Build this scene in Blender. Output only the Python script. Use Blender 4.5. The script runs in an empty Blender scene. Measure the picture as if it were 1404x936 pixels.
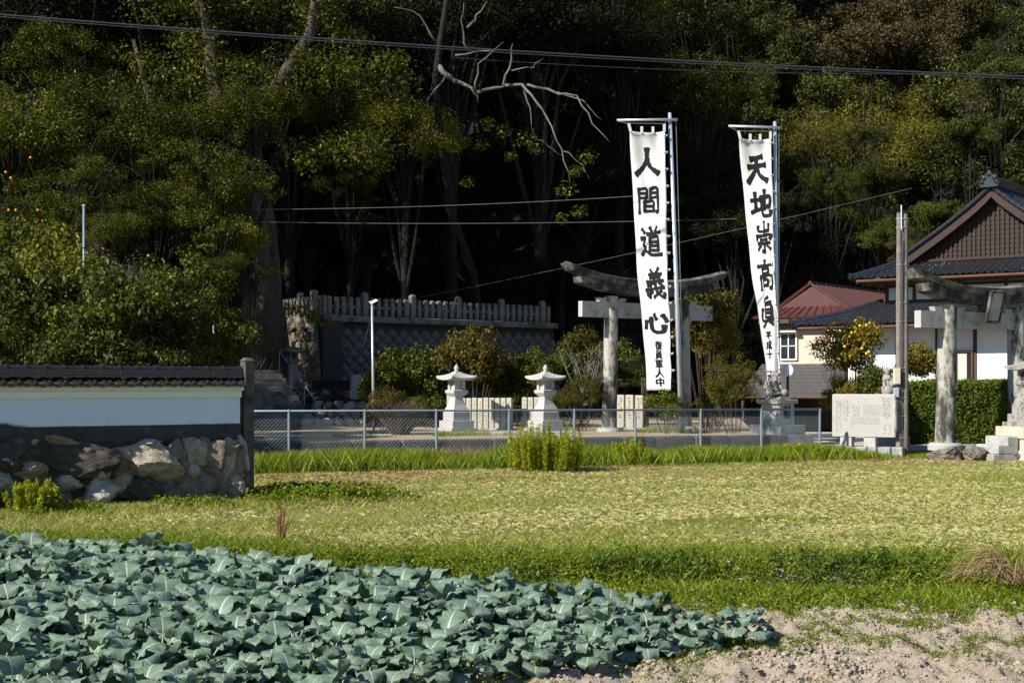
import bpy, math, random
import numpy as np
from mathutils import Vector, Matrix, noise
R = math.radians
random.seed(7)
RNG = np.random.default_rng(11)
S = bpy.context.scene
COL = S.collection

# ------------------------------------------------------------------ camera, sky, sun, exposure
F = 1950.0            # focal length in photo pixels (photo 1404 x 936), horizon row 528
EYE = 2.2             # eye height over the mown field (z = 0)
SUN_AZ, SUN_EL = 33.5, 33.0    # light travels right and away from the viewer
cd = bpy.data.cameras.new('camera'); cam = bpy.data.objects.new('camera', cd); COL.objects.link(cam)
cam.location = (0, 0, EYE); cam.rotation_euler = (R(90), 0, 0)
cd.sensor_width = 36; cd.lens = 36 * F / 1404; cd.shift_y = 60 / 1404
cd.clip_start = 0.1; cd.clip_end = 1500
S.camera = cam
W = bpy.data.worlds.new('World'); S.world = W; W.use_nodes = True
nt = W.node_tree; sky = nt.nodes.new('ShaderNodeTexSky'); sky.sky_type = 'NISHITA'; sky.sun_disc = False
sky.sun_elevation = R(SUN_EL)
to_sun = Vector((-math.cos(R(SUN_AZ)), -math.sin(R(SUN_AZ)), 0))
sky.sun_rotation = math.atan2(to_sun.x, to_sun.y) % (2 * math.pi)
sky.air_density = 1.0; sky.dust_density = 0.05; sky.ozone_density = 5.0
nt.links.new(sky.outputs[0], nt.nodes['Background'].inputs[0]); nt.nodes['Background'].inputs[1].default_value = 0.07
sl = bpy.data.lights.new('sun', 'SUN'); sl.energy = 4.6; sl.angle = R(0.53); sl.color = (1.0, 0.94, 0.84)
so = bpy.data.objects.new('sun', sl); COL.objects.link(so)
dirv = Vector((math.cos(R(SUN_AZ)) * math.cos(R(SUN_EL)), math.sin(R(SUN_AZ)) * math.cos(R(SUN_EL)), -math.sin(R(SUN_EL))))
so.rotation_euler = dirv.to_track_quat('-Z', 'Y').to_euler()
S.view_settings.view_transform = 'Standard'; S.view_settings.look = 'None'
S.view_settings.exposure = 0.88; S.view_settings.gamma = 1
S.render.engine = 'CYCLES'
S.cycles.max_bounces = 6; S.cycles.diffuse_bounces = 3; S.cycles.glossy_bounces = 2
S.cycles.transmission_bounces = 3; S.cycles.transparent_max_bounces = 4
S.cycles.use_denoising = True
S.cycles.caustics_reflective = False; S.cycles.caustics_refractive = False

def P(px, py, d):
    "a photo pixel at distance d"
    return Vector(((px - 702) / F * d, d, EYE + (528 - py) / F * d))
def X(px, d): return (px - 702) / F * d
def Z(py, d): return EYE + (528 - py) / F * d

# ------------------------------------------------------------------ helpers
def tag(o, label=None, cat=None, group=None, kind=None):
    if label: o['label'] = label
    if cat: o['category'] = cat
    if group: o['group'] = group
    if kind: o['kind'] = kind
    return o
def empty(name, loc, label=None, cat=None, group=None, rz=0.0):
    o = bpy.data.objects.new(name, None); COL.objects.link(o)
    o.location = loc; o.rotation_euler = (0, 0, rz); o.empty_display_size = 0.2
    return tag(o, label, cat, group)
def link(name, me, parent=None, loc=None, rot=None, scl=None):
    o = bpy.data.objects.new(name, me); COL.objects.link(o)
    if parent is not None: o.parent = parent
    if loc is not None: o.location = loc
    if rot is not None: o.rotation_euler = rot
    if scl is not None: o.scale = scl
    return o
def np_mesh(name, V, Fq, mat, smooth=False):
    "mesh from arrays; Fq is (n,3) or (n,4)"
    V = np.ascontiguousarray(V, dtype=np.float32); Fq = np.ascontiguousarray(Fq, dtype=np.int32)
    k = Fq.shape[1]; me = bpy.data.meshes.new(name)
    me.vertices.add(len(V)); me.vertices.foreach_set('co', V.ravel())
    me.loops.add(Fq.size); me.loops.foreach_set('vertex_index', Fq.ravel())
    me.polygons.add(len(Fq)); me.polygons.foreach_set('loop_start', np.arange(0, Fq.size, k, dtype=np.int32))
    me.update(calc_edges=True)
    if smooth: me.polygons.foreach_set('use_smooth', np.ones(len(Fq), dtype=bool))
    me.materials.append(mat)
    return me
class MB:
    "collects shapes for ONE mesh"
    def __init__(s): s.v = []; s.f = []
    def add(s, vs, fs):
        n = len(s.v); s.v += [tuple(v) for v in vs]; s.f += [tuple(i + n for i in f) for f in fs]; return s
    def box(s, cx, cy, cz, sx, sy, sz, rz=0.0, taper=1.0, bev=0.0):
        "centre of base, size; taper scales the top; bev chamfers the vertical edges and the top"
        c, q = math.cos(rz), math.sin(rz); vs = []
        def ring(hx, hy, z, b):
            pts = [(-hx + b, -hy), (hx - b, -hy), (hx, -hy + b), (hx, hy - b), (hx - b, hy), (-hx + b, hy), (-hx, hy - b), (-hx, -hy + b)] if b > 0 else [(-hx, -hy), (hx, -hy), (hx, hy), (-hx, hy)]
            return [(cx + x * c - y * q, cy + x * q + y * c, z) for x, y in pts]
        if bev > 0:
            rs = [ring(sx / 2, sy / 2, cz, bev), ring(sx / 2 * taper, sy / 2 * taper, cz + sz - bev, bev), ring(sx / 2 * taper - bev, sy / 2 * taper - bev, cz + sz, bev * .6)]
        else:
            rs = [ring(sx / 2, sy / 2, cz, 0), ring(sx / 2 * taper, sy / 2 * taper, cz + sz, 0)]
        return s.rings(rs)
    def rings(s, rs, caps=True, closed=True):
        n = len(rs[0]); vs = [p for r in rs for p in r]; fs = []
        for i in range(len(rs) - 1):
            for j in range(n if closed else n - 1):
                k = (j + 1) % n
                fs.append((i * n + j, i * n + k, (i + 1) * n + k, (i + 1) * n + j))
        if caps:
            fs.append(tuple(range(n - 1, -1, -1))); fs.append(tuple((len(rs) - 1) * n + j for j in range(n)))
        return s.add(vs, fs)
    def tube(s, pts, rad, n=8, caps=True):
        pts = [Vector(p) for p in pts]
        if not hasattr(rad, '__len__'): rad = [rad] * len(pts)
        rs = []; prev = None
        for i, p in enumerate(pts):
            t = (pts[min(i + 1, len(pts) - 1)] - pts[max(i - 1, 0)]).normalized()
            if prev is None:
                a = t.cross(Vector((0, 0, 1)) if abs(t.z) < .9 else Vector((1, 0, 0))).normalized()
            else:
                a = (prev - t * prev.dot(t)).normalized()
            prev = a; b = t.cross(a)
            rs.append([p + (a * math.cos(2 * math.pi * k / n) + b * math.sin(2 * math.pi * k / n)) * rad[i] for k in range(n)])
        return s.rings(rs, caps)
    def lathe(s, prof, cx=0, cy=0, n=16, square=0.0):
        "prof: (r, z) pairs; n=4 turns a square piece"
        rs = []
        for r, z in prof:
            rs.append([(cx + r * math.cos(2 * math.pi * k / n + square), cy + r * math.sin(2 * math.pi * k / n + square), z) for k in range(n)])
        return s.rings(rs)
    def prism(s, poly, a, b, conv):
        "poly (u,w) extruded from a to b, conv(u,w,t)->xyz"
        n = len(poly); vs = [conv(u, w, a) for u, w in poly] + [conv(u, w, b) for u, w in poly]
        fs = [tuple(range(n)), tuple(range(2 * n - 1, n - 1, -1))] + [(i, n + i, n + (i + 1) % n, (i + 1) % n) for i in range(n)]
        return s.add(vs, fs)
    def mesh(s, name, mat, smooth=False, autosm=None):
        me = bpy.data.meshes.new(name); me.from_pydata(s.v, [], s.f); me.materials.append(mat)
        import bmesh
        bm = bmesh.new(); bm.from_mesh(me); bmesh.ops.recalc_face_normals(bm, faces=bm.faces); bm.to_mesh(me); bm.free()
        if smooth or autosm:
            me.polygons.foreach_set('use_smooth', np.ones(len(me.polygons), dtype=bool))
            if autosm: me.set_sharp_from_angle(angle=R(autosm))
        return me
    def build(s, name, mat, parent=None, smooth=False, autosm=None, **kw):
        return link(name, s.mesh(name, mat, smooth, autosm), parent, **kw)

def fbm(x, y, scale=1.0, octaves=4, seed=0):
    "value noise on arrays, 0..1"
    out = np.zeros_like(x, dtype=np.float64); amp = 1; tot = 0
    for o in range(octaves):
        f = scale * 2 ** o; xi = np.floor(x * f).astype(np.int64); yi = np.floor(y * f).astype(np.int64)
        fx = x * f - xi; fy = y * f - yi; fx = fx * fx * (3 - 2 * fx); fy = fy * fy * (3 - 2 * fy)
        def h(a, b):
            n = (a * 374761393 + b * 668265263 + (seed + o) * 974711) & 0x7fffffff
            n = ((n ^ (n >> 13)) * 1274126177) & 0x7fffffff
            return ((n ^ (n >> 16)) & 0xffff) / 65535.0
        v = (h(xi, yi) * (1 - fx) + h(xi + 1, yi) * fx) * (1 - fy) + (h(xi, yi + 1) * (1 - fx) + h(xi + 1, yi + 1) * fx) * fy
        out += v * amp; tot += amp; amp *= .5
    return out / tot
def sstep(a, b, x):
    t = np.clip((x - a) / (b - a), 0, 1); return t * t * (3 - 2 * t)

# ------------------------------------------------------------------ materials
class NT:
    def __init__(s, name):
        s.m = bpy.data.materials.new(name); s.m.use_nodes = True; s.t = s.m.node_tree
        s.b = s.t.nodes['Principled BSDF']; s.out = s.t.nodes['Material Output']
    def n(s, typ, **kw):
        x = s.t.nodes.new(typ)
        for k, v in kw.items():
            if k in x.inputs.keys(): x.inputs[k].default_value = v
            else: setattr(x, k, v)
        return x
    def l(s, a, b): s.t.links.new(a, b)
    def coord(s, scale=(1, 1, 1), kind='Object'):
        c = s.n('ShaderNodeTexCoord'); m = s.n('ShaderNodeMapping'); m.inputs['Scale'].default_value = scale
        s.l(c.outputs[kind], m.inputs[0]); return m.outputs[0]
    def noise(s, vec, scale, detail=5, rough=.6):
        x = s.n('ShaderNodeTexNoise'); x.inputs['Scale'].default_value = scale; x.inputs['Detail'].default_value = detail; x.inputs['Roughness'].default_value = rough
        s.l(vec, x.inputs['Vector']); return x.outputs['Fac']
    def ramp(s, fac, stops):
        r = s.n('ShaderNodeValToRGB'); e = r.color_ramp.elements
        while len(e) < len(stops): e.new(.5)
        for i, (p, c) in enumerate(stops): e[i].position = p; e[i].color = (*c, 1) if len(c) == 3 else c
        s.l(fac, r.inputs[0]); return r.outputs[0]
    def mix(s, fac, a, b, mode='MIX'):
        x = s.n('ShaderNodeMix'); x.data_type = 'RGBA'; x.blend_type = mode
        for v, i in ((fac, 0), (a, 6), (b, 7)):
            if isinstance(v, (int, float)): x.inputs[i].default_value = v
            elif isinstance(v, tuple): x.inputs[i].default_value = (*v, 1)
            else: s.l(v, x.inputs[i])
        return x.outputs[2]
    def bump(s, h, strength=.4, dist=.02):
        b = s.n('ShaderNodeBump'); b.inputs['Strength'].default_value = strength; b.inputs['Distance'].default_value = dist
        s.l(h, b.inputs['Height']); s.l(b.outputs[0], s.b.inputs['Normal'])
    def fin(s, col, rough=.7, spec=.3, metal=0):
        if isinstance(col, tuple): s.b.inputs['Base Color'].default_value = (*col, 1)
        else: s.l(col, s.b.inputs['Base Color'])
        s.b.inputs['Roughness'].default_value = rough; s.b.inputs['Specular IOR Level'].default_value = spec; s.b.inputs['Metallic'].default_value = metal
        return s.m
def m_mottled(name, c1, c2, scale=6, rough=.8, bump=.3, bscale=40, dark=None, dscale=2.0, dlo=.5, dhi=.62, stretch=(1, 1, 1), spec=.3, bdist=.02):
    t = NT(name); v = t.coord(); col = t.ramp(t.noise(v, scale), [(.3, c1), (.7, c2)])
    if dark:
        v2 = t.coord(stretch); f = t.ramp(t.noise(v2, dscale, 7, .7), [(dlo, (0, 0, 0)), (dhi, (1, 1, 1))])
        col = t.mix(f, col, dark)
    t.bump(t.noise(v, bscale, 6), bump, bdist)
    return t.fin(col, rough, spec)
def m_plain(name, c, rough=.5, spec=.4, metal=0, var=.12, scale=8):
    t = NT(name); v = t.coord(); d = tuple(x * (1 - var) for x in c); e = tuple(min(1, x * (1 + var)) for x in c)
    return t.fin(t.ramp(t.noise(v, scale), [(.3, d), (.7, e)]), rough, spec, metal)
def m_leaf(name, c1, c2, c3=None, rough=.45, transl=.25, spec=.14, objvar=.35):
    rough = min(.8, rough + .15)
    t = NT(name); g = t.n('ShaderNodeNewGeometry'); oi = t.n('ShaderNodeObjectInfo')
    st = [(0.0, c1), (.8, c2)] + ([(.97, c3)] if c3 else [])
    col = t.ramp(g.outputs['Random Per Island'], st)
    mr = t.n('ShaderNodeMapRange'); mr.inputs['To Min'].default_value = 1 - objvar; mr.inputs['To Max'].default_value = 1 + objvar
    t.l(oi.outputs['Random'], mr.inputs[0])
    vm = t.n('ShaderNodeVectorMath'); vm.operation = 'SCALE'; t.l(col, vm.inputs[0]); t.l(mr.outputs[0], vm.inputs['Scale']); col = vm.outputs[0]
    t.fin(col, rough, spec)
    tr = t.n('ShaderNodeBsdfTranslucent'); hs = t.n('ShaderNodeHueSaturation'); hs.inputs['Value'].default_value = 1.3; hs.inputs['Hue'].default_value = .485
    t.l(col, hs.inputs['Color']); t.l(hs.outputs[0], tr.inputs[0])
    mx = t.n('ShaderNodeMixShader'); mx.inputs[0].default_value = transl
    t.l(t.b.outputs[0], mx.inputs[1]); t.l(tr.outputs[0], mx.inputs[2]); t.l(mx.outputs[0], t.out.inputs[0])
    return t.m

M = {}
M['granite_white'] = m_mottled('granite_white', (.34, .335, .32), (.45, .445, .43), 30, .8, .2, 120, (.25, .24, .22), 1.6, .55, .75, (1, 1, .35))
M['granite_cream'] = m_mottled('granite_cream', (.36, .34, .27), (.46, .44, .37), 20, .8, .2, 120, (.25, .23, .18), 2.2, .52, .75, (1, 1, .3))
M['granite_stele'] = m_mottled('stele_granite', (.335, .325, .295), (.43, .42, .385), 25, .85, .2, 110, (.27, .26, .23), 2.0, .55, .75)
M['granite_grey'] = m_mottled('granite_grey', (.30, .30, .29), (.42, .41, .39), 25, .85, .3, 80, (.16, .155, .14), 1.6, .5, .7)
M['torii'] = m_mottled('torii_stone', (.28, .27, .24), (.42, .405, .37), 14, .9, .7, 45, (.05, .045, .038), 1.6, .47, .57, (1, 1, .4))
M['torii_beam'] = m_mottled('torii_beam_stone', (.13, .12, .10), (.24, .225, .20), 9, .9, .6, 40, (.03, .028, .024), 1.5, .40, .55)
M['old_stone'] = m_mottled('old_stone', (.15, .14, .115), (.27, .25, .21), 7, .9, .6, 35, (.07, .068, .05), 1.4, .45, .62)
M['wall_stone'] = m_mottled('wall_stone', (.13, .125, .115), (.22, .21, .19), 5, .9, .5, 30, (.06, .058, .05), .9, .45, .65)
M['mortar'] = m_mottled('joint_earth', (.035, .032, .026), (.06, .055, .045), 8, .95, .5, 30)
M['boulder_light'] = m_mottled('boulder_light', (.30, .255, .19), (.46, .40, .31), 3.5, .9, .9, 14, (.12, .095, .07), 2.2, .52, .68, bdist=.05)
M['boulder_dark'] = m_mottled('boulder_dark', (.035, .031, .026), (.10, .088, .07), 4, .9, .9, 14, (.26, .22, .17), 2.0, .60, .72, bdist=.05)
M['boulder_pale'] = m_mottled('boulder_pale', (.36, .34, .29), (.50, .47, .42), 4, .9, .8, 16, (.18, .16, .12), 2.0, .55, .7, bdist=.04)
M['boulder_brown'] = m_mottled('boulder_brown', (.16, .125, .10), (.29, .235, .19), 4, .9, .9, 16, (.08, .065, .05), 2.5, .5, .66, bdist=.05)
M['concrete'] = m_mottled('concrete', (.30, .29, .27), (.38, .37, .34), 5, .85, .25, 60, (.15, .145, .13), 1.5, .5, .72, (1, 1, .3))
M['concrete_dark'] = m_mottled('concrete_dark', (.035, .035, .034), (.065, .063, .058), 5, .9, .3, 50, (.12, .11, .09), 2.5, .58, .72)
M['kerb'] = m_mottled('kerb_stone', (.055, .052, .046), (.105, .10, .088), 4, .9, .6, 30, (.025, .024, .02), 1.8, .5, .65)
t = NT('plaster'); v = t.coord(); c = t.ramp(t.noise(v, 3), [(.3, (.74, .75, .74)), (.7, (.80, .80, .79))])
c = t.mix(t.ramp(t.noise(t.coord((1, 1, .25)), 5, 7, .7), [(.62, (0, 0, 0)), (.8, (.35, .35, .35))]), c, (.55, .53, .46))
t.bump(t.noise(v, 90), .06, .01); M['plaster'] = t.fin(c, .75, .25)
# plaster of the field wall: mould creeping up from the foot with an edge of its own
t = NT('plaster_mould'); v = t.coord(); c = t.ramp(t.noise(v, 3), [(.3, (.60, .68, .76)), (.7, (.66, .74, .82))])  # pale blue base puts the sky-lit shade into the plaster colour
sx = t.n('ShaderNodeSeparateXYZ'); tc = t.n('ShaderNodeTexCoord'); t.l(tc.outputs['Object'], sx.inputs[0])
def mth(op, a, b=0.0, c=0.0):
    x = t.n('ShaderNodeMath', operation=op)
    for i, q in enumerate((a, b, c)):
        if isinstance(q, (int, float)): x.inputs[i].default_value = q
        else: t.l(q, x.inputs[i])
    return x.outputs[0]
nz = t.noise(v, 2.2, 8, .75)
grow = mth('MULTIPLY', mth('MAXIMUM', mth('SUBTRACT', 3.95, sx.outputs[0]), 0.0), .16)      # more mould where the wall nears the old tree
grow = mth('MINIMUM', grow, .16)
lim = mth('ADD', mth('MULTIPLY_ADD', nz, .16, 1.415), grow)
df = mth('MULTIPLY', mth('SUBTRACT', lim, sx.outputs[2]), 14.0)
c = t.mix(t.ramp(df, [(0, (0, 0, 0)), (.9, (1, 1, 1))]), c, (.045, .045, .042))
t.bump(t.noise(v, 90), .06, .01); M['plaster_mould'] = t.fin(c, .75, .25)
M['beige_wall'] = m_mottled('beige_render', (.50, .41, .32), (.56, .46, .36), 4, .85, .15, 80)
M['timber'] = m_mottled('dark_timber', (.055, .032, .022), (.085, .05, .036), 6, .7, .3, 40, stretch=(1, 1, .2))
M['gable_brown'] = m_mottled('brown_gable', (.022, .012, .010), (.036, .020, .016), 5, .65, .2, 40)
M['tile'] = m_plain('glazed_tile', (.020, .022, .028), .20, .8, 0, .35, 9)
M['tile_wall'] = m_plain('smoked_tile', (.020, .018, .018), .26, .6, 0, .4, 14)
M['red_roof'] = m_mottled('red_sheet_metal', (.062, .017, .015), (.085, .024, .021), 2.5, .5, .05, 30, (.05, .02, .018), 2.5, .55, .75, spec=.4)
M['slate'] = m_mottled('grey_slate', (.055, .055, .058), (.085, .083, .08), 3, .65, .2, 40)
M['glass'] = m_plain('window_glass', (.02, .022, .025), .08, .6, 0, .1)
M['frame_white'] = m_plain('white_frame', (.72, .72, .70), .5, .4)
M['curtain'] = m_plain('curtain', (.45, .44, .40), .8, .2)
M['pipe'] = m_plain('galvanised_pipe', (.22, .28, .34), .42, .5, .35, .12, 5)
M['flagpole'] = m_plain('brushed_aluminium', (.50, .55, .62), .38, .5, .45, .06, 3)
M['wire'] = m_plain('fence_wire', (.26, .31, .34), .5, .5, .4)
M['cable'] = m_plain('black_cable', (.035, .042, .055), .45, .4)
M['string'] = m_plain('pale_string', (.14, .16, .14), .8, .2)
M['rust'] = m_mottled('rusty_pipe', (.07, .035, .022), (.13, .065, .04), 8, .8, .2, 60)
M['white_paint'] = m_plain('white_paint', (.82, .82, .80), .45, .4, 0, .03)
M['pole_wood'] = m_mottled('weathered_pole', (.13, .115, .095), (.22, .20, .17), 5, .85, .3, 40, (.07, .06, .05), 3, .5, .7, (1, 1, .1))
M['box_beige'] = m_plain('beige_plastic', (.55, .50, .38), .5); M['box_grey'] = m_plain('grey_plastic', (.30, .36, .42), .45)
M['cloth'] = NT('banner_cloth'); t = M['cloth']; v = t.coord()
t.bump(t.noise(v, 260, 2), .05, .004)
t.fin(t.ramp(t.noise(v, 2.5), [(.3, (.60, .61, .62)), (.7, (.66, .665, .67))]), .85, .15)
tr = t.n('ShaderNodeBsdfTranslucent'); tr.inputs[0].default_value = (.62, .62, .62, 1); mx = t.n('ShaderNodeMixShader'); mx.inputs[0].default_value = .18
t.l(t.b.outputs[0], mx.inputs[1]); t.l(tr.outputs[0], mx.inputs[2]); t.l(mx.outputs[0], t.out.inputs[0]); M['cloth'] = t.m
M['ink'] = m_plain('black_ink', (.008, .008, .009), .75, .2)
M['carved'] = m_plain('carved_lettering', (.15, .14, .12), .9, .1)
M['carved_black'] = m_plain('black_carved_lettering', (.02, .02, .02), .8, .2)
M['bark_shade_tone'] = m_mottled('shade_tone_bark', (.008, .0065, .005), (.022, .018, .013), 3, .95, .9, 9, bdist=.06)  # darker copy of the bark, canopy shade put into its colour
M['bark'] = m_mottled('bark', (.045, .034, .024), (.105, .08, .058), 3, .95, .9, 9, (.02, .017, .012), 1.2, .48, .62, (1, 1, .3), bdist=.06)
M['bark_grey'] = m_mottled('pale_bark', (.10, .095, .075), (.20, .19, .155), 4, .95, .4, 20, (.05, .05, .035), 2.0, .48, .62)
M['twig'] = m_plain('twig', (.085, .06, .042), .9, .1)
M['fruit'] = m_plain('orange_fruit', (.75, .24, .02), .4, .4); M['fruit_y'] = m_plain('yellow_fruit', (.72, .46, .03), .4, .4)
# foliage
M['camphor'] = m_leaf('camphor_leaf', (.012, .022, .002), (.085, .095, .007), (.19, .19, .025), .38, .24)  # wide tone range puts glints and dark gaps into the leaf colour
M['camphor_sun_tone'] = m_leaf('sun_tone_camphor_leaf', (.070, .085, .006), (.17, .165, .013), (.28, .24, .05), .4, .25, objvar=.12)  # lighter camphor copy, sunlight put into its colour
M['camphor_shade_tone'] = m_leaf('shade_tone_camphor_leaf', (.005, .008, .002), (.013, .016, .003), None, .5, .1)  # darker camphor copy, the grove's shade put into its colour
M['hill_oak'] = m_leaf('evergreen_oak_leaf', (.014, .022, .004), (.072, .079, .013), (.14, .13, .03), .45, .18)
M['hill_dark'] = m_leaf('dark_evergreen_leaf', (.006, .010, .003), (.016, .021, .005), None, .45, .1)  # dark green, deepened to hold the wood's shade in the colour
M['hill_olive'] = m_leaf('olive_leaf', (.045, .042, .010), (.088, .074, .018), (.12, .095, .03), .55, .2)
M['bamboo'] = m_leaf('bamboo_leaf', (.062, .062, .007), (.13, .118, .013), (.18, .145, .028), .5, .25, objvar=.35)
M['brush'] = m_leaf('brownish_leaf', (.036, .031, .012), (.072, .056, .022), (.10, .07, .03), .6, .12)
M['lush'] = m_leaf('lush_leaf', (.026, .040, .005), (.070, .080, .010), (.12, .12, .02), .42, .2)
M['shrub'] = m_leaf('shrub_leaf', (.016, .028, .003), (.092, .112, .010), (.22, .21, .05), .35, .22)  # glints and gaps lie in the leaf tones, as with camphor
M['shrub_yellow'] = m_leaf('yellowing_shrub_leaf', (.07, .08, .012), (.15, .13, .022), (.28, .13, .03), .4, .25)
M['shrub_autumn'] = m_leaf('autumn_shrub_leaf', (.038, .052, .006), (.085, .088, .012), (.20, .075, .02), .45, .25)
M['citrus'] = m_leaf('citrus_leaf', (.09, .085, .010), (.24, .19, .03), (.50, .34, .03), .5, .3, objvar=.05)
M['hedge'] = m_leaf('hedge_leaf', (.05, .085, .008), (.115, .16, .016), (.20, .22, .03), .42, .22, objvar=.05)
M['palm'] = m_leaf('palm_leaf', (.025, .04, .012), (.05, .07, .02), None, .4, .15)
M['goldenrod'] = m_leaf('goldenrod_leaf', (.14, .20, .008), (.30, .33, .014), (.50, .44, .02), .55, .3, objvar=.1)
M['blade'] = m_leaf('grass_blade', (.085, .15, .006), (.17, .24, .012), (.40, .34, .10), .55, .3, objvar=.02)
M['mown'] = m_leaf('mown_blade', (.14, .185, .022), (.35, .36, .080), (.54, .49, .22), .6, .25, objvar=.02)
M['straw'] = m_leaf('straw', (.29, .275, .10), (.47, .43, .20), None, .6, .2, objvar=.02)
M['straw_brown'] = m_leaf('brown_straw', (.22, .14, .07), (.40, .29, .15), None, .7, .2, objvar=.02)
M['weed'] = m_leaf('weed_leaf', (.075, .13, .006), (.17, .22, .014), (.34, .32, .06), .5, .3, objvar=.02)
M['weed_dark'] = m_leaf('dark_weed_leaf', (.035, .075, .012), (.08, .13, .02), (.16, .19, .03), .45, .25, objvar=.02)
M['redstem'] = m_leaf('reddish_stem', (.14, .05, .03), (.26, .13, .06), None, .7, .15, objvar=.02)
M['flower_pink'] = m_leaf('pink_flower', (.55, .30, .50), (.70, .45, .65), None, .6, .2)
M['flower_white'] = m_leaf('white_flower', (.7, .68, .66), (.8, .78, .76), None, .6, .2)
# ground
t = NT('field_ground'); v = t.coord(); tc = t.n('ShaderNodeTexCoord'); sx = t.n('ShaderNodeSeparateXYZ'); t.l(tc.outputs['Object'], sx.inputs[0])
soil = t.ramp(t.noise(v, 6, 8, .75), [(.25, (.34, .265, .19)), (.5, (.48, .40, .305)), (.75, (.60, .525, .42))])
turf = t.ramp(t.noise(t.coord((.5, 1, 1)), .9, 7, .65), [(.30, (.12, .16, .022)), (.45, (.23, .24, .050)), (.60, (.33, .30, .10)), (.75, (.30, .21, .09))])
turf = t.mix(.5, turf, t.ramp(t.noise(v, 14, 6, .7), [(.3, (.12, .12, .03)), (.7, (.42, .36, .14))]))
at = t.n('ShaderNodeAttribute'); at.attribute_name = 'turf'
nz = t.noise(v, 2.2, 7, .7); mm = t.n('ShaderNodeMath', operation='ADD'); t.l(at.outputs['Fac'], mm.inputs[0]); t.l(nz, mm.inputs[1])
c = t.mix(t.ramp(mm.outputs[0], [(.88, (0, 0, 0)), (1.0, (1, 1, 1))]), soil, turf)
t.bump(t.noise(v, 24, 9, .8), .9, .06); M['ground'] = t.fin(c, .95, .1)
t = NT('shrine_yard'); v = t.coord()
c = t.ramp(t.noise(v, .8, 7, .7), [(.3, (.30, .21, .12)), (.5, (.36, .27, .16)), (.7, (.40, .37, .30))])
t.bump(t.noise(v, 40, 6), .4, .03); M['yard'] = t.fin(c, .95, .1)
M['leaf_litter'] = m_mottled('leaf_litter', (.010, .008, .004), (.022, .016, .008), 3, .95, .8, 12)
M['paving'] = m_mottled('grey_paving', (.34, .32, .29), (.42, .40, .36), 3, .9, .2, 60)
M['soil_clod'] = m_mottled('dry_soil', (.27, .22, .165), (.37, .315, .25), 8, .95, .6, 30)

# ------------------------------------------------------------------ ground sheet, terraces, hillside
def bank_y(x): return 17.0 + np.maximum(0, -x) * .33 + .25 * np.sin(x * .9) * .5
def ground_z(x, y):
    x = np.asarray(x, float); y = np.asarray(y, float)
    yb = bank_y(x); n = fbm(x, y, .8, 4, 3) - .5
    z = -.26 * (1 - sstep(yb - .35, yb + .2, y)) + n * .05
    near = (1 - sstep(yb - 1.2, yb - .2, y)) * sstep(7, 9, y)
    cl = fbm(x, y, 2.3, 5, 9); z = z + near * ((cl - .5) * .22 + np.abs(fbm(x, y, 4, 4, 21) - .5) * .26 + (fbm(x, y, 9, 2, 33) > .56) * .035)
    return z
def axis(pts):
    out = []
    for a, b, st in pts: out += list(np.arange(a, b, st))
    return np.array(out + [pts[-1][1]])
gx = axis([(-400, -40, 40), (-40, -12, 2), (-12, -1, .2), (-1, 8, .036), (8, 14, .4), (14, 40, 2), (40, 400, 40)])
gy = axis([(-60, 6, 6), (6, 9, .5), (9, 10.4, .2), (10.4, 16.2, .036), (16.2, 18.6, .08), (18.6, 28, .4), (28, 60, 2), (60, 600, 30)])
GX, GY = np.meshgrid(gx, gy); GZ = ground_z(GX, GY)
nx, ny = len(gx), len(gy); idx = np.arange(nx * ny).reshape(ny, nx)
fq = np.stack([idx[:-1, :-1], idx[:-1, 1:], idx[1:, 1:], idx[1:, :-1]], -1).reshape(-1, 4)
me = np_mesh('ground', np.stack([GX, GY, GZ], -1).reshape(-1, 3), fq, M['ground'], True)
turfv = .12 + .75 * sstep(-1.9, -.5, GY - bank_y(GX))
a = me.attributes.new('turf', 'FLOAT', 'POINT'); a.data.foreach_set('value', turfv.ravel().astype(np.float32))
tag(link('ground', me), kind='structure')

FA, FB = Vector((-5.8, 37, 0)), Vector((9.3, 43, 0)); FD = (FB - FA).normalized(); FN = Vector((-FD.y, FD.x, 0))
def along(t, off=0.0, z=0.0): p = FA + FD * t + FN * off; return Vector((p.x, p.y, z))
YZ = .70           # shrine terrace level
mb = MB(); q = [along(-9, 1.15), along(14.8, 1.15), Vector((10.5, 66, 0)), Vector((-26, 66, 0))]
mb.add([(p.x, p.y, YZ) for p in q] + [(p.x, p.y, -.3) for p in q], [(0, 1, 2, 3), (0, 4, 5, 1), (1, 5, 6, 2), (2, 6, 7, 3), (3, 7, 4, 0)])
tag(mb.build('shrine_yard_ground', M['yard']), kind='structure')
mb = MB(); q = [along(-9, 4.6), along(11, 4.6), along(11, 6.6), along(-9, 6.6)]
mb.add([(p.x, p.y, YZ + .006) for p in q], [(0, 1, 2, 3)])
tag(mb.build('paved_path', M['paving']), kind='structure')
mb = MB(); q = [Vector((8.4, 44.1, 0)), Vector((11.6, 44.6, 0)), Vector((45, 44.6, 0)), Vector((60, 90, 0)), Vector((9.6, 90, 0))]
mb.add([(p.x, p.y, .30) for p in q] + [(p.x, p.y, -.3) for p in q], [(0, 1, 2, 3, 4), (0, 5, 6, 1), (1, 6, 7, 2), (4, 9, 5, 0)])
tag(mb.build('driveway', M['paving']), kind='structure')
hx = np.arange(-160, 181, 4.0); hy = np.arange(58, 330, 4.0); HX, HY = np.meshgrid(hx, hy)
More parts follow.
